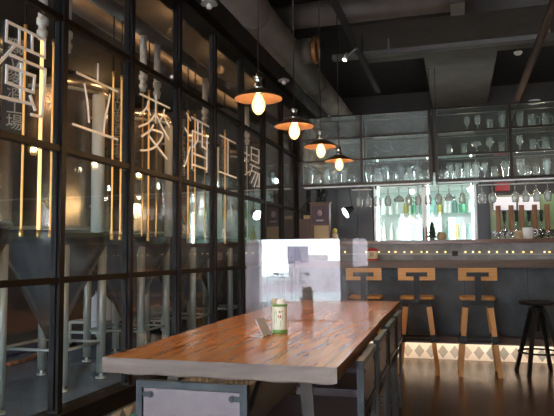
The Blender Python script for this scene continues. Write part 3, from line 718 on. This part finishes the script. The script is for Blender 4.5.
# menu box, planter and the rest at the bar's left end
p0, p1 = at(311,239,1,7.12), at(329.5,203,1,7.12)
t = thing('menu_stand', 'tall plum-brown menu box with white label on the bar end', 'menu stand', ((p0.x+p1.x)/2, 7.14, 1.298), .05)
w, h = (p1.x-p0.x)/2, p1.z-1.298
b = BM(); box(b, -w, w, -.05, .05, 0, h); obj('box', b, M['brownbox'], t, bevel=.004)
b = BM(); box(b, -w-.012, w+.012, -.062, .062, h, h+.012); obj('lid', b, M['brownbox'], t)
b = BM(); box(b, -w+.02, w-.005, -.0535, -.05, h*.47, h*.93); pnl = obj('print_panel', b, M['purple_dark'], t)
b = BM(); lathe(b, [(0,0),(.030,.0),(.030,.0015),(0,.0015)], seg=20); bmesh.ops.rotate(b, verts=b.verts, matrix=Matrix.Rotation(PI/2,3,'X'), cent=(0,0,0)); bmesh.ops.translate(b, verts=b.verts, vec=(.0,-.0535,h*.74))
for v in b.verts: v.co.z = h*.74+(v.co.z-h*.74)*1.35
obj('emblem', b, M['lilac'], pnl)
b = BM(); box(b, -.045,.045,-.0545,-.0535,h*.53,h*.57); obj('print_line', b, M['lilac'], pnl)
b = BM(); box(b, -w+.045, w-.01, -.0545, -.05, h*.08, h*.42); obj('label_sheet', b, M['tan'], t)
p0, p1 = at(299,239,1,7.14), at(310.5,219,1,7.14)
t = thing('planter', 'dark brown planter box on the bar beside the glass wall', 'planter', ((p0.x+p1.x)/2, 7.16, 1.298))
w = (p1.x-p0.x)/2; b = BM(); box(b, -w, w, -.06, .06, 0, p1.z-1.298); bmesh.ops.scale(b, vec=(1.08,1.08,1), verts=[v for v in b.verts if v.co.z > .1]); obj('box', b, M['brownbox'], t, bevel=.003)
b = BM(); box(b, -.01, w-.005, -.03, .03, p1.z-1.298, p1.z-1.298+.045); obj('card', b, M['tan'], t)
for i, (a, bb) in enumerate(((at(305,221,1,7.16),at(300,204,1,7.16)),(at(299,216,1,7.16),at(291.5,209,1,7.16)))): pass
b = BM(); q = Vector((t.location.x, 7.16, 1.298))
tube(b, [Vector((-.03,0,p1.z-1.298-.02)), Vector((-.055,0,p1.z-1.298+.12)), Vector((.06,0,p1.z-1.298+.26))], .010, 8); lathe(b, [(0,.018),(.018,0),(0,-.018)], (-.055,0,p1.z-1.298+.12), 10)
obj('lamp_arm', b, M['black'], t)
# clip lamp
p = at(347,212,1,7.3)
t = thing('clip_lamp', 'small dark lamp with bright face hanging before the black panels', 'lamp', (p.x, 7.3, p.z))
ax = Vector((-.75,-.45,-.45)).normalized()
b = BM(); cyl(b, -ax*.09, ax*.03, .035, .075, seg=24, caps=False); cyl(b, -ax*.09, -ax*.0899, .035, .0, seg=24, caps=False); obj('lamp_shade', b, M['screen'], t)
b = BM(); cyl(b, ax*.020, ax*.026, .060, seg=24); obj('lamp_face', b, mat('lit_clip_lamp', (1,1,1), .3, emit=(.86,.92,1), estr=30), t)
b = BM(); cyl(b, -ax*.08, (.02,.0,1.985-p.z), .006, seg=8); obj('cord', b, M['black'], t)
p = at(335, 239, 1, 7.2)
t = thing('juicer_bottle', 'small bottle with yellow top standing on the bar under the clip lamp', 'bottle', (p.x, 7.2, 1.298))
b = BM(); lathe(b, [(0,0),(.034,0),(.036,.01),(.036,.08),(.02,.10),(.0,.102)], seg=20); obj('body', b, M['tan'], t)
b = BM(); lathe(b, [(.02,.10),(.026,.105),(.026,.145),(.012,.16),(0,.16)], seg=20); obj('cap', b, mat('yellow_plastic', (.55,.48,.08), .4), t)
# dark hanging plant under the shelf
p = at(321, 197, 1, 7.2)
t = thing('hanging_plant', 'dark trailing plant hanging above the menu box', 'plant', (p.x, 7.2, p.z))
b = BM(); lathe(b, [(0,-.0),(.04,0),(.05,.05),(.0,.05)], (0,0,0), 16); obj('pot', b, M['black'], t)
b = BM(); cyl(b, (0,0,.05), (0,0,1.985-p.z), .004, seg=6); obj('hook', b, M['silver'], t)
b = BM()
for k in range(60):
    a = random.uniform(0, 2*PI); r = random.uniform(.02,.10); z = random.uniform(-.10,.09)
    c = Vector((r*math.cos(a), r*math.sin(a)*.7, z)); u = Vector((random.uniform(-1,1), random.uniform(-1,1), random.uniform(-1.2,.4))).normalized(); v = u.cross(Vector((random.random(), random.random(), 1))).normalized()
    L_, w_ = .045, .015
    m_ = u.cross(v)*.006
    vs = [b.verts.new(c-u*L_*.5), b.verts.new(c+v*w_+m_), b.verts.new(c+u*L_*.5), b.verts.new(c-v*w_+m_)]; b.faces.new(vs)
obj('foliage', b, M['leaf'], t)

# ------------------------------------------------------------------ hanging shelf units over the bar
SZ = (1.985, 2.267, 2.532, 2.800); SY0, SY1 = 7.085, 7.40
def shelf_unit(x0, xm, x1, label, gm):
    t = thing('bar_shelf', label, 'shelf', (0,0,0), 0, 'framed glass shelves over the bar')
    b = BM(); f = .032
    for y in (SY0, SY1-f):
        for x in (x0, xm-f/2, x1-f): box(b, x, x+f, y, y+f, SZ[0], SZ[3])
        for z in SZ[1:]: box(b, x0, x1, y+.001, y+f-.001, z-.022, z)
    for z in SZ[1:]:
        for x in (x0, x1-f): box(b, x+.001, x+f-.001, SY0+f, SY1-f, z-.022, z)
    obj('frame', b, M['steel_dark'], t)
    b = BM(); box(b, x0, x1, SY0-.015, SY1, SZ[0]-.03, SZ[0]); obj('bottom_beam', b, M['steel_dark'], t)
    for z in SZ[1:3]:
        b = BM(); box(b, x0+f, x1-f, SY0+f, SY1-f, z-.014, z-.002); obj('shelf_board', b, M['shelf_glass'], t)
    for xa, xb in ((x0+f, xm-f/2), (xm+f/2, x1-f)):
        for za, zb in zip(SZ, SZ[1:]):
            b = BM(); box(b, xa, xb, SY0+.012, SY0+.018, za+.002, zb-.024); obj('pane', b, gm, t)
    for x in (x0+.016, x1-.016):
        b = BM(); cyl(b, (x, SY1-.05, SZ[3]), (x, SY1-.05, 3.35 if x > -.3 and x < .48 else CEIL), .0035, seg=8); obj('hanger', b, M['black'], t)
    b = BM(); box(b, x0+.03, x1-.03, SY0+.05, SY0+.075, SZ[0]-.042, SZ[0]-.03); obj('led_profile', b, M['shelf_led'], t)
    return t
shelf_unit(XW+.06, -1.048, -.252, 'dark steel shelf with hammered glass panes over the left of the bar', M['pattern_glass'])
shelf_unit(-.218, .591, 1.42, 'dark steel shelf of drinking glasses over the right of the bar', M['ribbed_glass'])
shelf_unit(1.452, 2.27, 3.08, 'dark steel shelf over the bar beyond the picture edge', M['ribbed_glass'])
b = BM(); p = at(534, 95, 1, 7.2); lathe(b, [(0,.0),(.07,0),(.075,.015),(.06,.03),(0,.03)], (p.x, 7.2, 2.80), 24)
tag(obj('router', b, M['white']), 'flat white round box lying on top of the right shelf', 'box')

# drinking glasses ------------------------------------------------------------
PROF = {
 'goblet': [(0,0),(.032,0),(.032,.004),(.006,.010),(.005,.07),(.022,.085),(.036,.115),(.037,.15),(.030,.185),(.028,.185),(.034,.15),(.033,.116),(.018,.09),(0,.085)],
 'tumbler': [(0,0),(.030,0),(.032,.004),(.038,.13),(.036,.13),(.030,.010),(0,.010)],
 'tall_glass': [(0,0),(.030,0),(.032,.01),(.026,.03),(.040,.12),(.042,.20),(.040,.20),(.038,.12),(.022,.035),(0,.03)],
 'coupe': [(0,0),(.034,0),(.034,.004),(.006,.010),(.005,.075),(.030,.095),(.055,.12),(.055,.145),(.053,.145),(.050,.12),(.02,.098),(0,.09)],
 'mug': [(0,0),(.040,0),(.042,.006),(.042,.15),(.039,.15),(.039,.012),(0,.012)],
}
MESH = {}
def ware_mesh(kind):
    if kind not in MESH:
        b = BM(); lathe(b, PROF[kind], seg=24)
        if kind == 'mug': tube(b, bez([(.040,0,.125),(.075,0,.12),(.08,0,.07),(.065,0,.035),(.040,0,.03)], 5), .006, 8)
        bmesh.ops.recalc_face_normals(b, faces=b.faces)
        me = bpy.data.meshes.new(kind); b.to_mesh(me); b.free(); me.materials.append(M['ware']); MESH[kind] = me
    return MESH[kind]
WORD = {'goblet':'stemmed goblet','tumbler':'short tumbler','tall_glass':'tall beer glass','coupe':'wide coupe glass','mug':'handled beer mug'}
def ware(kind, x, y, z, label, group, flip=False, s=1):
    o = bpy.data.objects.new(kind, ware_mesh(kind)); C.objects.link(o); o.location = (x, y, z)
    if flip: o.rotation_euler = (PI, 0, random.uniform(0, 6))
    elif kind == 'mug': o.rotation_euler = (0, 0, random.choice((0, .4, PI)))
    o.scale = (s, s, s)
    return tag(o, label, 'glass', group)
YS = 7.25
rows = [
 ('top', SZ[2], [(468,'goblet'),(478.5,'goblet'),(491,'tumbler'),(503,'tall_glass'),(521.5,'tall_glass'),(533,'mug'),(547,'mug')]),
 ('middle', SZ[1], [(449,'tumbler'),(464,'tumbler'),(476.5,'coupe'),(490,'goblet'),(502,'tumbler'),(520,'goblet'),(533,'tumbler'),(546,'mug')]),
 ('bottom', SZ[0], [(441,'tumbler'),(449.5,'tall_glass'),(458,'tall_glass'),(467,'tall_glass'),(475.5,'tall_glass'),(484,'goblet'),(493.5,'tumbler'),(505,'tall_glass'),(520,'tall_glass'),(527,'tumbler'),(535,'tumbler'),(546.5,'tall_glass')]),
]
for nm, z, lst in rows:
    for i, (px, kind) in enumerate(lst):
        x = at(px, 150, 1, YS).x
        ware(kind, x, YS+random.uniform(-.03,.03), z, '%s on the %s row of the right shelf, %s from the left' % (WORD[kind], nm, ORD[i]), 'glasses on the right shelf')
for i, px in enumerate((310,318,326,334,344,352,369,377,385,393,401,409,417,425)):
    x = at(px, 172, 1, YS).x
    kind = ('tall_glass','tumbler','tall_glass','goblet')[i % 4]
    ware(kind, x, YS, SZ[0], '%s behind hammered glass on the left shelf, %s from the left' % (WORD[kind], ORD[i]), 'glasses on the left shelf')
# rack of inverted stemware under the shelf
for j, (xa, xb, l) in enumerate(((at(352,184,1,7.24).x, at(372,184,1,7.24).x, 'left short'), (at(374,184,1,7.24).x, at(474,184,1,7.24).x, 'middle'), (at(478,184,1,7.24).x, at(556,184,1,7.24).x, 'right'))):
    t = thing('glass_rack', 'black rail rack for stemware under the bar shelf, %s one' % l, 'rack', ((xa+xb)/2, 7.24, 1.955))
    b = BM(); w = (xb-xa)/2
    for y in (-.022, .022):
        b = BM(); box(b, -w, w, y-.012, y+.012, -.045, -.037); obj('rail', b, M['silver'], t)
    for x in (-w+.02, 0, w-.02):
        b = BM(); box(b, x-.006, x+.006, -.040, -.034, -.040, 0); box(b, x-.006, x+.006, .034, .040, -.040, 0); box(b, x-.006, x+.006, -.034, .034, -.006, 0); obj('bracket', b, M['black'], t)
hang = [359,368,377,388,399,409,418,428,438.5,449,462,482,492.5,515,525.5,536.5,547.5]
for i, px in enumerate(hang):
    x = at(px, 192, 1, 7.24).x
    k = 'goblet' if i not in (4, 9) else 'coupe'
    ware(k, x, 7.24+(.0 if i % 2 else -.01), 1.922, 'upturned stemmed glass hanging under the bar shelf, %s from the left' % ORD[i], 'glasses hanging under the bar shelf', True, 1.15)

# ------------------------------------------------------------------ back bar
YC = 8.55
cx0, cxm, cx1 = at(374,215,1,YC).x, at(424.5,215,1,YC).x, at(477,215,1,YC).x
t = thing('beverage_cooler', 'brightly lit two-door glass cooler full of bottles behind the bar', 'cooler', (0,0,0))
b = BM(); box(b, cx0, cx1, 9.12, 9.15, .1, 2.25); box(b, cx0, cx0+.02, YC+.04, 9.12, .1, 2.25); box(b, cx1-.02, cx1, YC+.04, 9.12, .1, 2.25); box(b, cx0+.02, cx1-.02, YC+.04, 9.12, 2.2, 2.25); box(b, cx0+.02, cx1-.02, YC+.04, 9.12, .1, .15)
obj('cabinet', b, mat('cooler_white_lining', (.80,.86,.84), .5), t)
b = BM(); box(b, cxm-.015, cxm+.015, YC+.045, YC+.075, .15, 2.2); obj('mullion', b, M['silver'], t)
CS = (.70, 1.02, 1.34, 1.70, 2.0)
for z in CS:
    b = BM(); box(b, cx0+.022, cx1-.022, YC+.09, 9.1, z-.012, z)
    obj('cooler_shelf', b, M['shelf_glass'], t)
for xa, xb in ((cx0, cxm-.003), (cxm+.003, cx1)):
    b = BM(); f = .032
    box(b, xa, xa+f, YC, YC+.035, .15, 2.24); box(b, xb-f, xb, YC, YC+.035, .15, 2.24); box(b, xa+f, xb-f, YC, YC+.035, .15, .2); box(b, xa+f, xb-f, YC, YC+.035, 2.19, 2.24)
    d = obj('door', b, M['silver'], t)
    b = BM(); box(b, xa+f, xb-f, YC+.014, YC+.02, .2, 2.19); obj('pane', b, M['glass'], d)
    b = BM(); hx = xb-.016 if xa < cxm-.1 else xa+.016; box(b, hx-.01, hx+.01, YC-.03, YC-.015, 1.05, 1.5); box(b, hx-.006, hx+.006, YC-.015, YC, 1.06, 1.08); box(b, hx-.006, hx+.006, YC-.015, YC, 1.46, 1.48); obj('handle', b, M['wood_tap'], d)
for x in (cx0+.05, cxm+.05, cx1-.05):
    b = BM(); box(b, x-.012, x+.012, YC+.10, YC+.125, .3, 2.15); obj('light_tube', b, M['cool_led'], t)
BOT = [(0,0),(.034,0),(.036,.01),(.036,.13),(.030,.16),(.014,.19),(.013,.235),(.016,.237),(.016,.25),(0,.25)]
JAR = [(0,0),(.045,0),(.05,.01),(.05,.16),(.042,.18),(.046,.185),(.046,.215),(0,.22)]
BK = {}
cols = {'green':(.10,.34,.20),'amber':(.38,.18,.04),'yellow':(.65,.55,.16),'white':(.78,.80,.78),'red':(.55,.10,.10),'teal':(.28,.52,.46)}
def bottle_mesh(shape, c):
    k = shape+c
    if k not in BK:
        b = BM(); lathe(b, BOT if shape == 'bottle' else JAR, seg=20); bmesh.ops.recalc_face_normals(b, faces=b.faces)
        me = bpy.data.meshes.new(k); b.to_mesh(me); b.free()
        me.materials.append(mat('bottle_'+c if shape == 'bottle' else 'jar_'+c, cols[c], .15, spec=.6)); BK[k] = me
    return BK[k]
for si, (z, sn) in enumerate(((CS[1],'third'),(CS[2],'second'),(CS[3],'top'))):
    for di, (xa, xb, dn) in enumerate(((cx0+.10, cxm-.06, 'left'), (cxm+.10, cx1-.08, 'right'))):
        n_ = 6
        for i in range(n_):
            x = xa+(xb-xa)*i/(n_-1)
            if di == 0: shape, c = ('bottle', ('white','white','white','yellow','green','teal')[i]) if si else ('bottle', ('white','white','red','red','red','green')[i])
            else: shape, c = (('jar','bottle')[(i+si) % 2], ('white','teal','green','white','teal','yellow')[(i+si*2) % 6])
            o = bpy.data.objects.new(shape, bottle_mesh(shape, c)); C.objects.link(o); o.location = (x, YC+.30+.05*(i % 2), z)
            tag(o, '%s %s on the %s shelf behind the %s cooler door, %s from the left' % (c, shape, sn, dn, ORD[i]), shape, 'bottles and jars in the cooler')
# black panels left of the cooler
b = BM(); box(b, -2.9+1.1, cx0-.01, 8.56, 9.58, 0, 2.35)
t = thing('tall_cabinet', 'tall black panelled cabinet left of the lit cooler', 'cabinet', (0,0,0))
obj('body', b, M['matt_black'], t)
xe = [-1.79, -1.47, cx0-.22-.02, cx0-.015]
xe = [-1.79, at(338,215,1,8.55).x, at(357.5,215,1,8.55).x, cx0-.015]
for xa, xb in zip(xe, xe[1:]):
    b = BM(); box(b, xa+.004, xb-.004, 8.538, 8.56, .08, 2.34); obj('door', b, M['panel_dark'], t, bevel=.002)
# pillar and tap wall
px0, px1 = cx1+.005, at(490,215,1,8.5).x
b = BM(); box(b, px0, px1, 8.45, 9.6, 0, 2.4); struct('wall_pillar', b, M['panel_dark'])
b = BM(); box(b, px1, 3.6, 8.50, 9.6, 0, 1.90); struct('wall_taps', b, M['tapwall'])
b = BM(); box(b, px1, 3.6, 8.52, 9.6, 1.90, 2.5); struct('wall_taps_upper', b, M['wall_dark'])
for i, (xa, xb) in enumerate(((493,516.5),(517.8,540))):
    p0, p1 = at(xa,211,1,8.47), at(xb,195.8,1,8.47)
    t = thing('menu_lightbox', ('left' if i == 0 else 'right')+' of two pale lit menu panels above the beer taps', 'lightbox', (0,0,0), 0, 'lit menu panels above the taps')
    b = BM(); box(b, p0.x, p1.x, 8.475, 8.52, p0.z, p1.z); obj('case', b, M['black'], t)
    b = BM(); box(b, p0.x+.008, p1.x-.008, 8.468, 8.475, p0.z+.008, p1.z-.008); obj('face', b, M['lightbox'], t)
p0, p1 = at(495.5,191,1,8.45), at(509.5,181,1,8.45)
b = BM(); box(b, p0.x, p1.x, 8.44, 8.52, p0.z, p1.z)
tag(obj('red_sign_box', b, mat('red_lit_sign', (.25,.012,.016), .4, emit=(.75,.02,.03), estr=.1)), 'dark red box sign behind the hanging glasses', 'sign')
b = BM(); box(b, px1+.02, 3.5, 8.40, 8.50, 1.36, 1.44)
tag(obj('tap_rail', b, M['chrome']), 'steel rail carrying the beer taps on the tiled wall', 'rail')
def make_tap(label, wood_):
    t = thing('beer_tap', label, 'beer tap', (0,0,0), 0, 'beer taps on the back wall')
    b = BM(); cyl(b, (0,0,0), (0,-.09,0), .024, seg=16); cyl(b, (0,-.07,.0), (0,-.10,-.10), .012, seg=12); lathe(b, [(0,-.028),(.026,-.02),(.034,.0),(.026,.02),(0,.03)], (0,-.07,.0), 16); obj('faucet', b, M['chrome'], t)
    if wood_:
        b = BM(); bar(b, (0,-.07,.03), (0,-.085,.36), .055, .03, .062, .03, ref=(0,1,0)); obj('handle', b, M['wood_tap'], t)
    else:
        b = BM(); cyl(b, (0,-.07,.02), (0,-.075,.12), .010, seg=10); obj('spindle', b, M['chrome'], t)
        b = BM(); lathe(b, [(0,.11),(.014,.115),(.020,.15),(.018,.20),(.026,.225),(.022,.25),(0,.258)], (0,-.078,0), 16); obj('handle', b, M['matt_black'], t)
    return t
wt = bt = None
for i, px in enumerate((499,512,522.5,535.5,548,561)):
    p = at(px, 236, 1, 8.33); l = 'beer tap with upright wooden handle, %s wooden one from the left' % ORD[i]
    if not wt: wt = make_tap(l, True); wt.location = (p.x, 8.40, 1.395)
    else: dup(wt, (p.x, 8.40, 1.395), None, l)
for i, px in enumerate((505,517,529.5,542)):
    p = at(px, 236, 1, 8.33); l = 'beer tap with dark bulb-shaped handle, %s dark one from the left' % ORD[i]
    if not bt: bt = make_tap(l, False); bt.location = (p.x, 8.40, 1.43)
    else: dup(bt, (p.x, 8.40, 1.43), None, l)
for i, (px, r, h, m_, l) in enumerate(((519,.05,.10,'tan','round tan cup on the bar top before the taps'),(528,.06,.13,'white','white pitcher on the bar top before the taps'))):
    p = at(px, 238, 1, 7.35)
    b = BM(); lathe(b, [(0,0),(r*.8,0),(r*.9,.01),(r,h*.6),(r*.9,h),(r*.82,h),(r*.9,h*.6),(r*.7,.015),(0,.015)], seg=24)
    if m_ == 'white': tube(b, bez([(r*.9,0,h*.85),(r*1.6,0,h*.8),(r*1.6,0,h*.35),(r*.95,0,h*.3)], 5), .007, 8)
    tag(obj('cup' if m_ == 'tan' else 'pitcher', b, M[m_], loc=(p.x, 7.35, 1.298)), l, 'cup' if m_ == 'tan' else 'pitcher')

# ------------------------------------------------------------------ bar stools; local +Y faces the bar
def make_stool(label):
    t = thing('bar_stool', label, 'stool', (0,0,0), 0, 'wooden bar stools with backrests')
    b = BM(); n_ = 32; pts = []
    for i in range(n_):
        a = 2*PI*i/n_; c, s = math.cos(a), math.sin(a); q = (abs(c)**5+abs(s)**5)**(-1/5)
        pts.append((.165*c*q, .165*s*q))
    rings = []
    for sc, z in ((.95,.705),(1,.712),(1,.728),(.96,.735),(.6,.728)): rings.append([b.verts.new((x*sc, y*sc, z)) for x, y in pts])
    for r0, r1 in zip(rings, rings[1:]):
        for i in range(n_): b.faces.new((r0[i], r0[(i+1) % n_], r1[(i+1) % n_], r1[i]))
    b.faces.new(rings[0][::-1]); b.faces.new(rings[-1]); obj('seat', b, M['wood_stool_x'], t)
    b = BM(); box(b, -.14, .14, -.14, -.10, .66, .705); box(b, -.14, .14, .10, .14, .66, .705); box(b, -.14, -.10, -.10, .10, .66, .705); box(b, .10, .14, -.10, .10, .66, .705); obj('seat_frame', b, M['black'], t)
    for sx in (-1, 1):
        for s in (-1, 1):
            b = BM(); bar(b, (sx*.108, s*.108, .675), (sx*.178, s*.178, 0), .050, .050, .042, .042); lg = obj('leg', b, M['wood_stool'], t)
            b = BM(); bar(b, (sx*.1395, s*.1395, .372), (sx*.1475, s*.1475, .30), .062, .062, .062, .062); obj('sleeve', b, M['black'], lg)
            b = BM(); bar(b, (sx*.106, s*.106, .70), (sx*.112, s*.112, .635), .060, .060, .060, .060); obj('top_sleeve', b, M['black'], lg)
    b = BM(); q = .145
    for z in (.325,):
        bar(b, (-q-.05,-q,z), (q+.05,-q,z), .022,.022); bar(b, (-q-.05,q,z), (q+.05,q,z), .022,.022); bar(b, (-q,-q-.05,z), (-q,q+.05,z), .022,.022); bar(b, (q,-q-.05,z), (q,q+.05,z), .022,.022)
    obj('footrest', b, M['black'], t)
    b = BM(); box(b, -.174, .174, -.200, -.175, .895, 1.012); obj('backrest', b, M['wood_stool_x'], t, bevel=.010)
    b = BM(); box(b, -.10, .10, -.2105, -.2005, .932, .972); box(b, -.028, .028, -.2105, -.2005, .69, .934); box(b, -.028, .028, -.2005, -.10, .69, .70); obj('back_bracket', b, M['black'], t)
    return t
SP = [(-.905,6.24,.04,'wooden bar stool partly behind the acrylic divider'),(-.40,6.25,.06,'wooden bar stool in the middle of three at the bar'),(.165,6.25,.03,'wooden bar stool next to the black backless stool')]
st = None
for x, y, r, l in SP:
    if not st: st = make_stool(l); st.location = (x, y, 0); st.rotation_euler.z = r
    else: dup(st, (x, y, 0), r, l)
t = thing('black_stool', 'black backless metal stool at the right of the bar', 'stool', (.715, 6.36, 0), .25)
b = BM(); lathe(b, [(0,.655),(.15,.658),(.165,.668),(.165,.682),(.15,.688),(.06,.680),(0,.678)], seg=36); obj('seat', b, M['black'], t)
b = BM(); cyl(b, (0,0,.66), (0,0,.40), .018, seg=16); lathe(b, [(0,.645),(.055,.64),(.055,.60),(.02,.585)], seg=20); obj('screw_column', b, M['steel_dark'], t)
for k in range(4):
    a = PI/4+k*PI/2; c, s = math.cos(a), math.sin(a)
    b = BM(); bar(b, (c*.06, s*.06, .62), (c*.235, s*.235, .0), .036, .024); bar(b, (c*.02, s*.02, .612), (c*.075, s*.075, .612), .03,.02); obj('leg', b, M['black'], t)
b = BM(); rr = .185; pts = [Vector((rr*math.cos(2*PI*i/32), rr*math.sin(2*PI*i/32), .21)) for i in range(33)]; tube(b, pts, .009, 8); obj('foot_ring', b, M['black'], t)

# small teal jug by the kerb and a conduit along it
p = at(131, 409, 0, -1.72)
t = thing('plastic_jug', 'small teal plastic jug on the floor against the tiled kerb', 'jug', (-1.66, p.y, 0))
b = BM(); box(b, -.06, .06, -.05, .05, 0, .30); obj('body', b, M['teal'], t, bevel=.02)
b = BM(); cyl(b, (0,0,.30), (0,0,.34), .022, seg=16); obj('cap', b, M['white'], t)
b = BM(); cyl(b, (XW+.065, .8, .22), (XW+.065, 6.6, .22), .014, seg=12)
tag(obj('conduit_pipe', b, M['greylamp']), 'thin grey conduit running along the tiled kerb under the glass', 'pipe')

# ------------------------------------------------------------------ outside the front windows
b = BM(); box(b, -16, 12, -26, YF-.13, -.14, -.06); struct('ground_outside', b, M['pave'])
b = BM(); box(b, -5.2, -1.75, -13.2, -12.0, -.06, .18); struct('wall_outside', b, M['pinkwall'])
b = BM(); box(b, -1.75, .6, -13.0, -12.1, -.06, .92); box(b, -1.2, -.5, -13.0, -12.1, .92, 1.12); struct('wall_outside_low', b, M['pinkwall'])
b = BM(); box(b, -2.9, -1.95, -4.8, -4.2, -.06, 4.0); struct('reflection_block_left', b, M['pinkwall'])  # unseen block added to give the divider's left side a mid-tone reflection
b = BM(); box(b, -.05, 2.0, -7.4, -6.8, -.06, 3.2); struct('reflection_block_right', b, M['pinkwall'])  # unseen block added to dim the divider's right-hand reflection
t = text_mesh('window_lettering', '獨立麥酒工場', .100, M['purple_dark'], bold=.0028)
t.matrix_world = Matrix.Translation((-1.26, YF-.062-.012, .80)) @ Matrix.Rotation(PI/2, 4, 'X')
t['kind'] = 'structure'; t.name = 'window_lettering'
for z in (.705, .665):
    b = BM(); box(b, -1.56, -1.02, YF-.075, YF-.073, z, z+.012); obj('underline', b, M['purple_dark'], t).matrix_world = Matrix.Identity(4)
b = BM(); box(b, -1.32, -.98, YF-.056, YF-.053, 1.0, 1.28)
tag(obj('window_poster', b, M['lilac_sheet']), 'lilac sheet stuck on the front window, mirrored in the divider', 'poster')

# ------------------------------------------------------------------ lights
def area(name, loc, rot, sx, sy_, power, col, portal=False):
    l = bpy.data.lights.new(name, 'AREA'); l.shape = 'RECTANGLE'; l.size = sx; l.size_y = sy_; l.energy = power; l.color = col
    if portal: l.cycles.is_portal = True
    o = bpy.data.objects.new(name, l); C.objects.link(o); o.location = loc; o.rotation_euler = rot; return o
def point(name, loc, power, col, r=.06):
    l = bpy.data.lights.new(name, 'POINT'); l.energy = power; l.color = col; l.shadow_soft_size = r
    o = bpy.data.objects.new(name, l); C.objects.link(o); o.location = loc; return o
for k, (x0, x1, z0, z1) in enumerate(OPEN):
    area('window_portal', ((x0+x1)/2, YF-.15, (z0+z1)/2), (PI/2, 0, PI), x1-x0, z1-z0, 1, (1,1,1), True)
for y in (2.6, 4.2, 5.6, 6.95, 8.3): point('brewery_lamp', (-2.75, y, 3.45), 13, (1,.52,.22), .05)
point('brewery_lamp', (-4.9, 4.2, 3.4), 16, (1,.55,.22), .06); point('brewery_lamp', (-4.9, 7.4, 3.4), 16, (1,.55,.22), .06)
for x in (-1.0, -.1, .8, 1.7): point('back_bar_lamp', (x+.25, 8.2, 2.5), 2.6, (1,.80,.58), .05)
for x in (.75, 1.3): point('tap_fill', (x, 7.95, 2.0), 2, (1,.9,.75), .03)  # unseen fill lights added to brighten the tap wall

for x in (-1.45, -.65, .2, 1.0): point('shelf_fill', (x, 7.52, 2.10), 5, (.95,1,.98), .04)  # added fill that backlights the shelf panes, bottom row most
for p_, e_ in (((2.6, 2.4, 2.2), 16), ((2.6, 5.0, 2.2), 16), ((1.3, .3, 2.3), 9)): point('room_fill', p_, e_, (1,.72,.45), .06)  # unseen fill added to brighten the table side and ceiling
w = bpy.data.worlds.new('sky'); bpy.context.scene.world = w; w.use_nodes = True
w.node_tree.nodes['Background'].inputs[0].default_value = (.82,.92,1,1); w.node_tree.nodes['Background'].inputs[1].default_value = 20

# ------------------------------------------------------------------ camera
cd = bpy.data.cameras.new('camera'); cd.sensor_width = 36; cd.lens = FPX/554*36; cd.clip_start = .05
co = bpy.data.objects.new('camera', cd); C.objects.link(co)
mw = Matrix((RT, UP, -FW)).transposed().to_4x4(); mw.translation = CAM; co.matrix_world = mw
sc = bpy.context.scene; sc.camera = co
sc.view_settings.view_transform = 'Standard'; sc.view_settings.look = 'None'; sc.view_settings.gamma = 1; sc.view_settings.exposure = 0
try: sc.cycles.use_denoising = True; sc.cycles.sample_clamp_indirect = 8; sc.cycles.max_bounces = 10; sc.cycles.transparent_max_bounces = 32
except Exception: pass
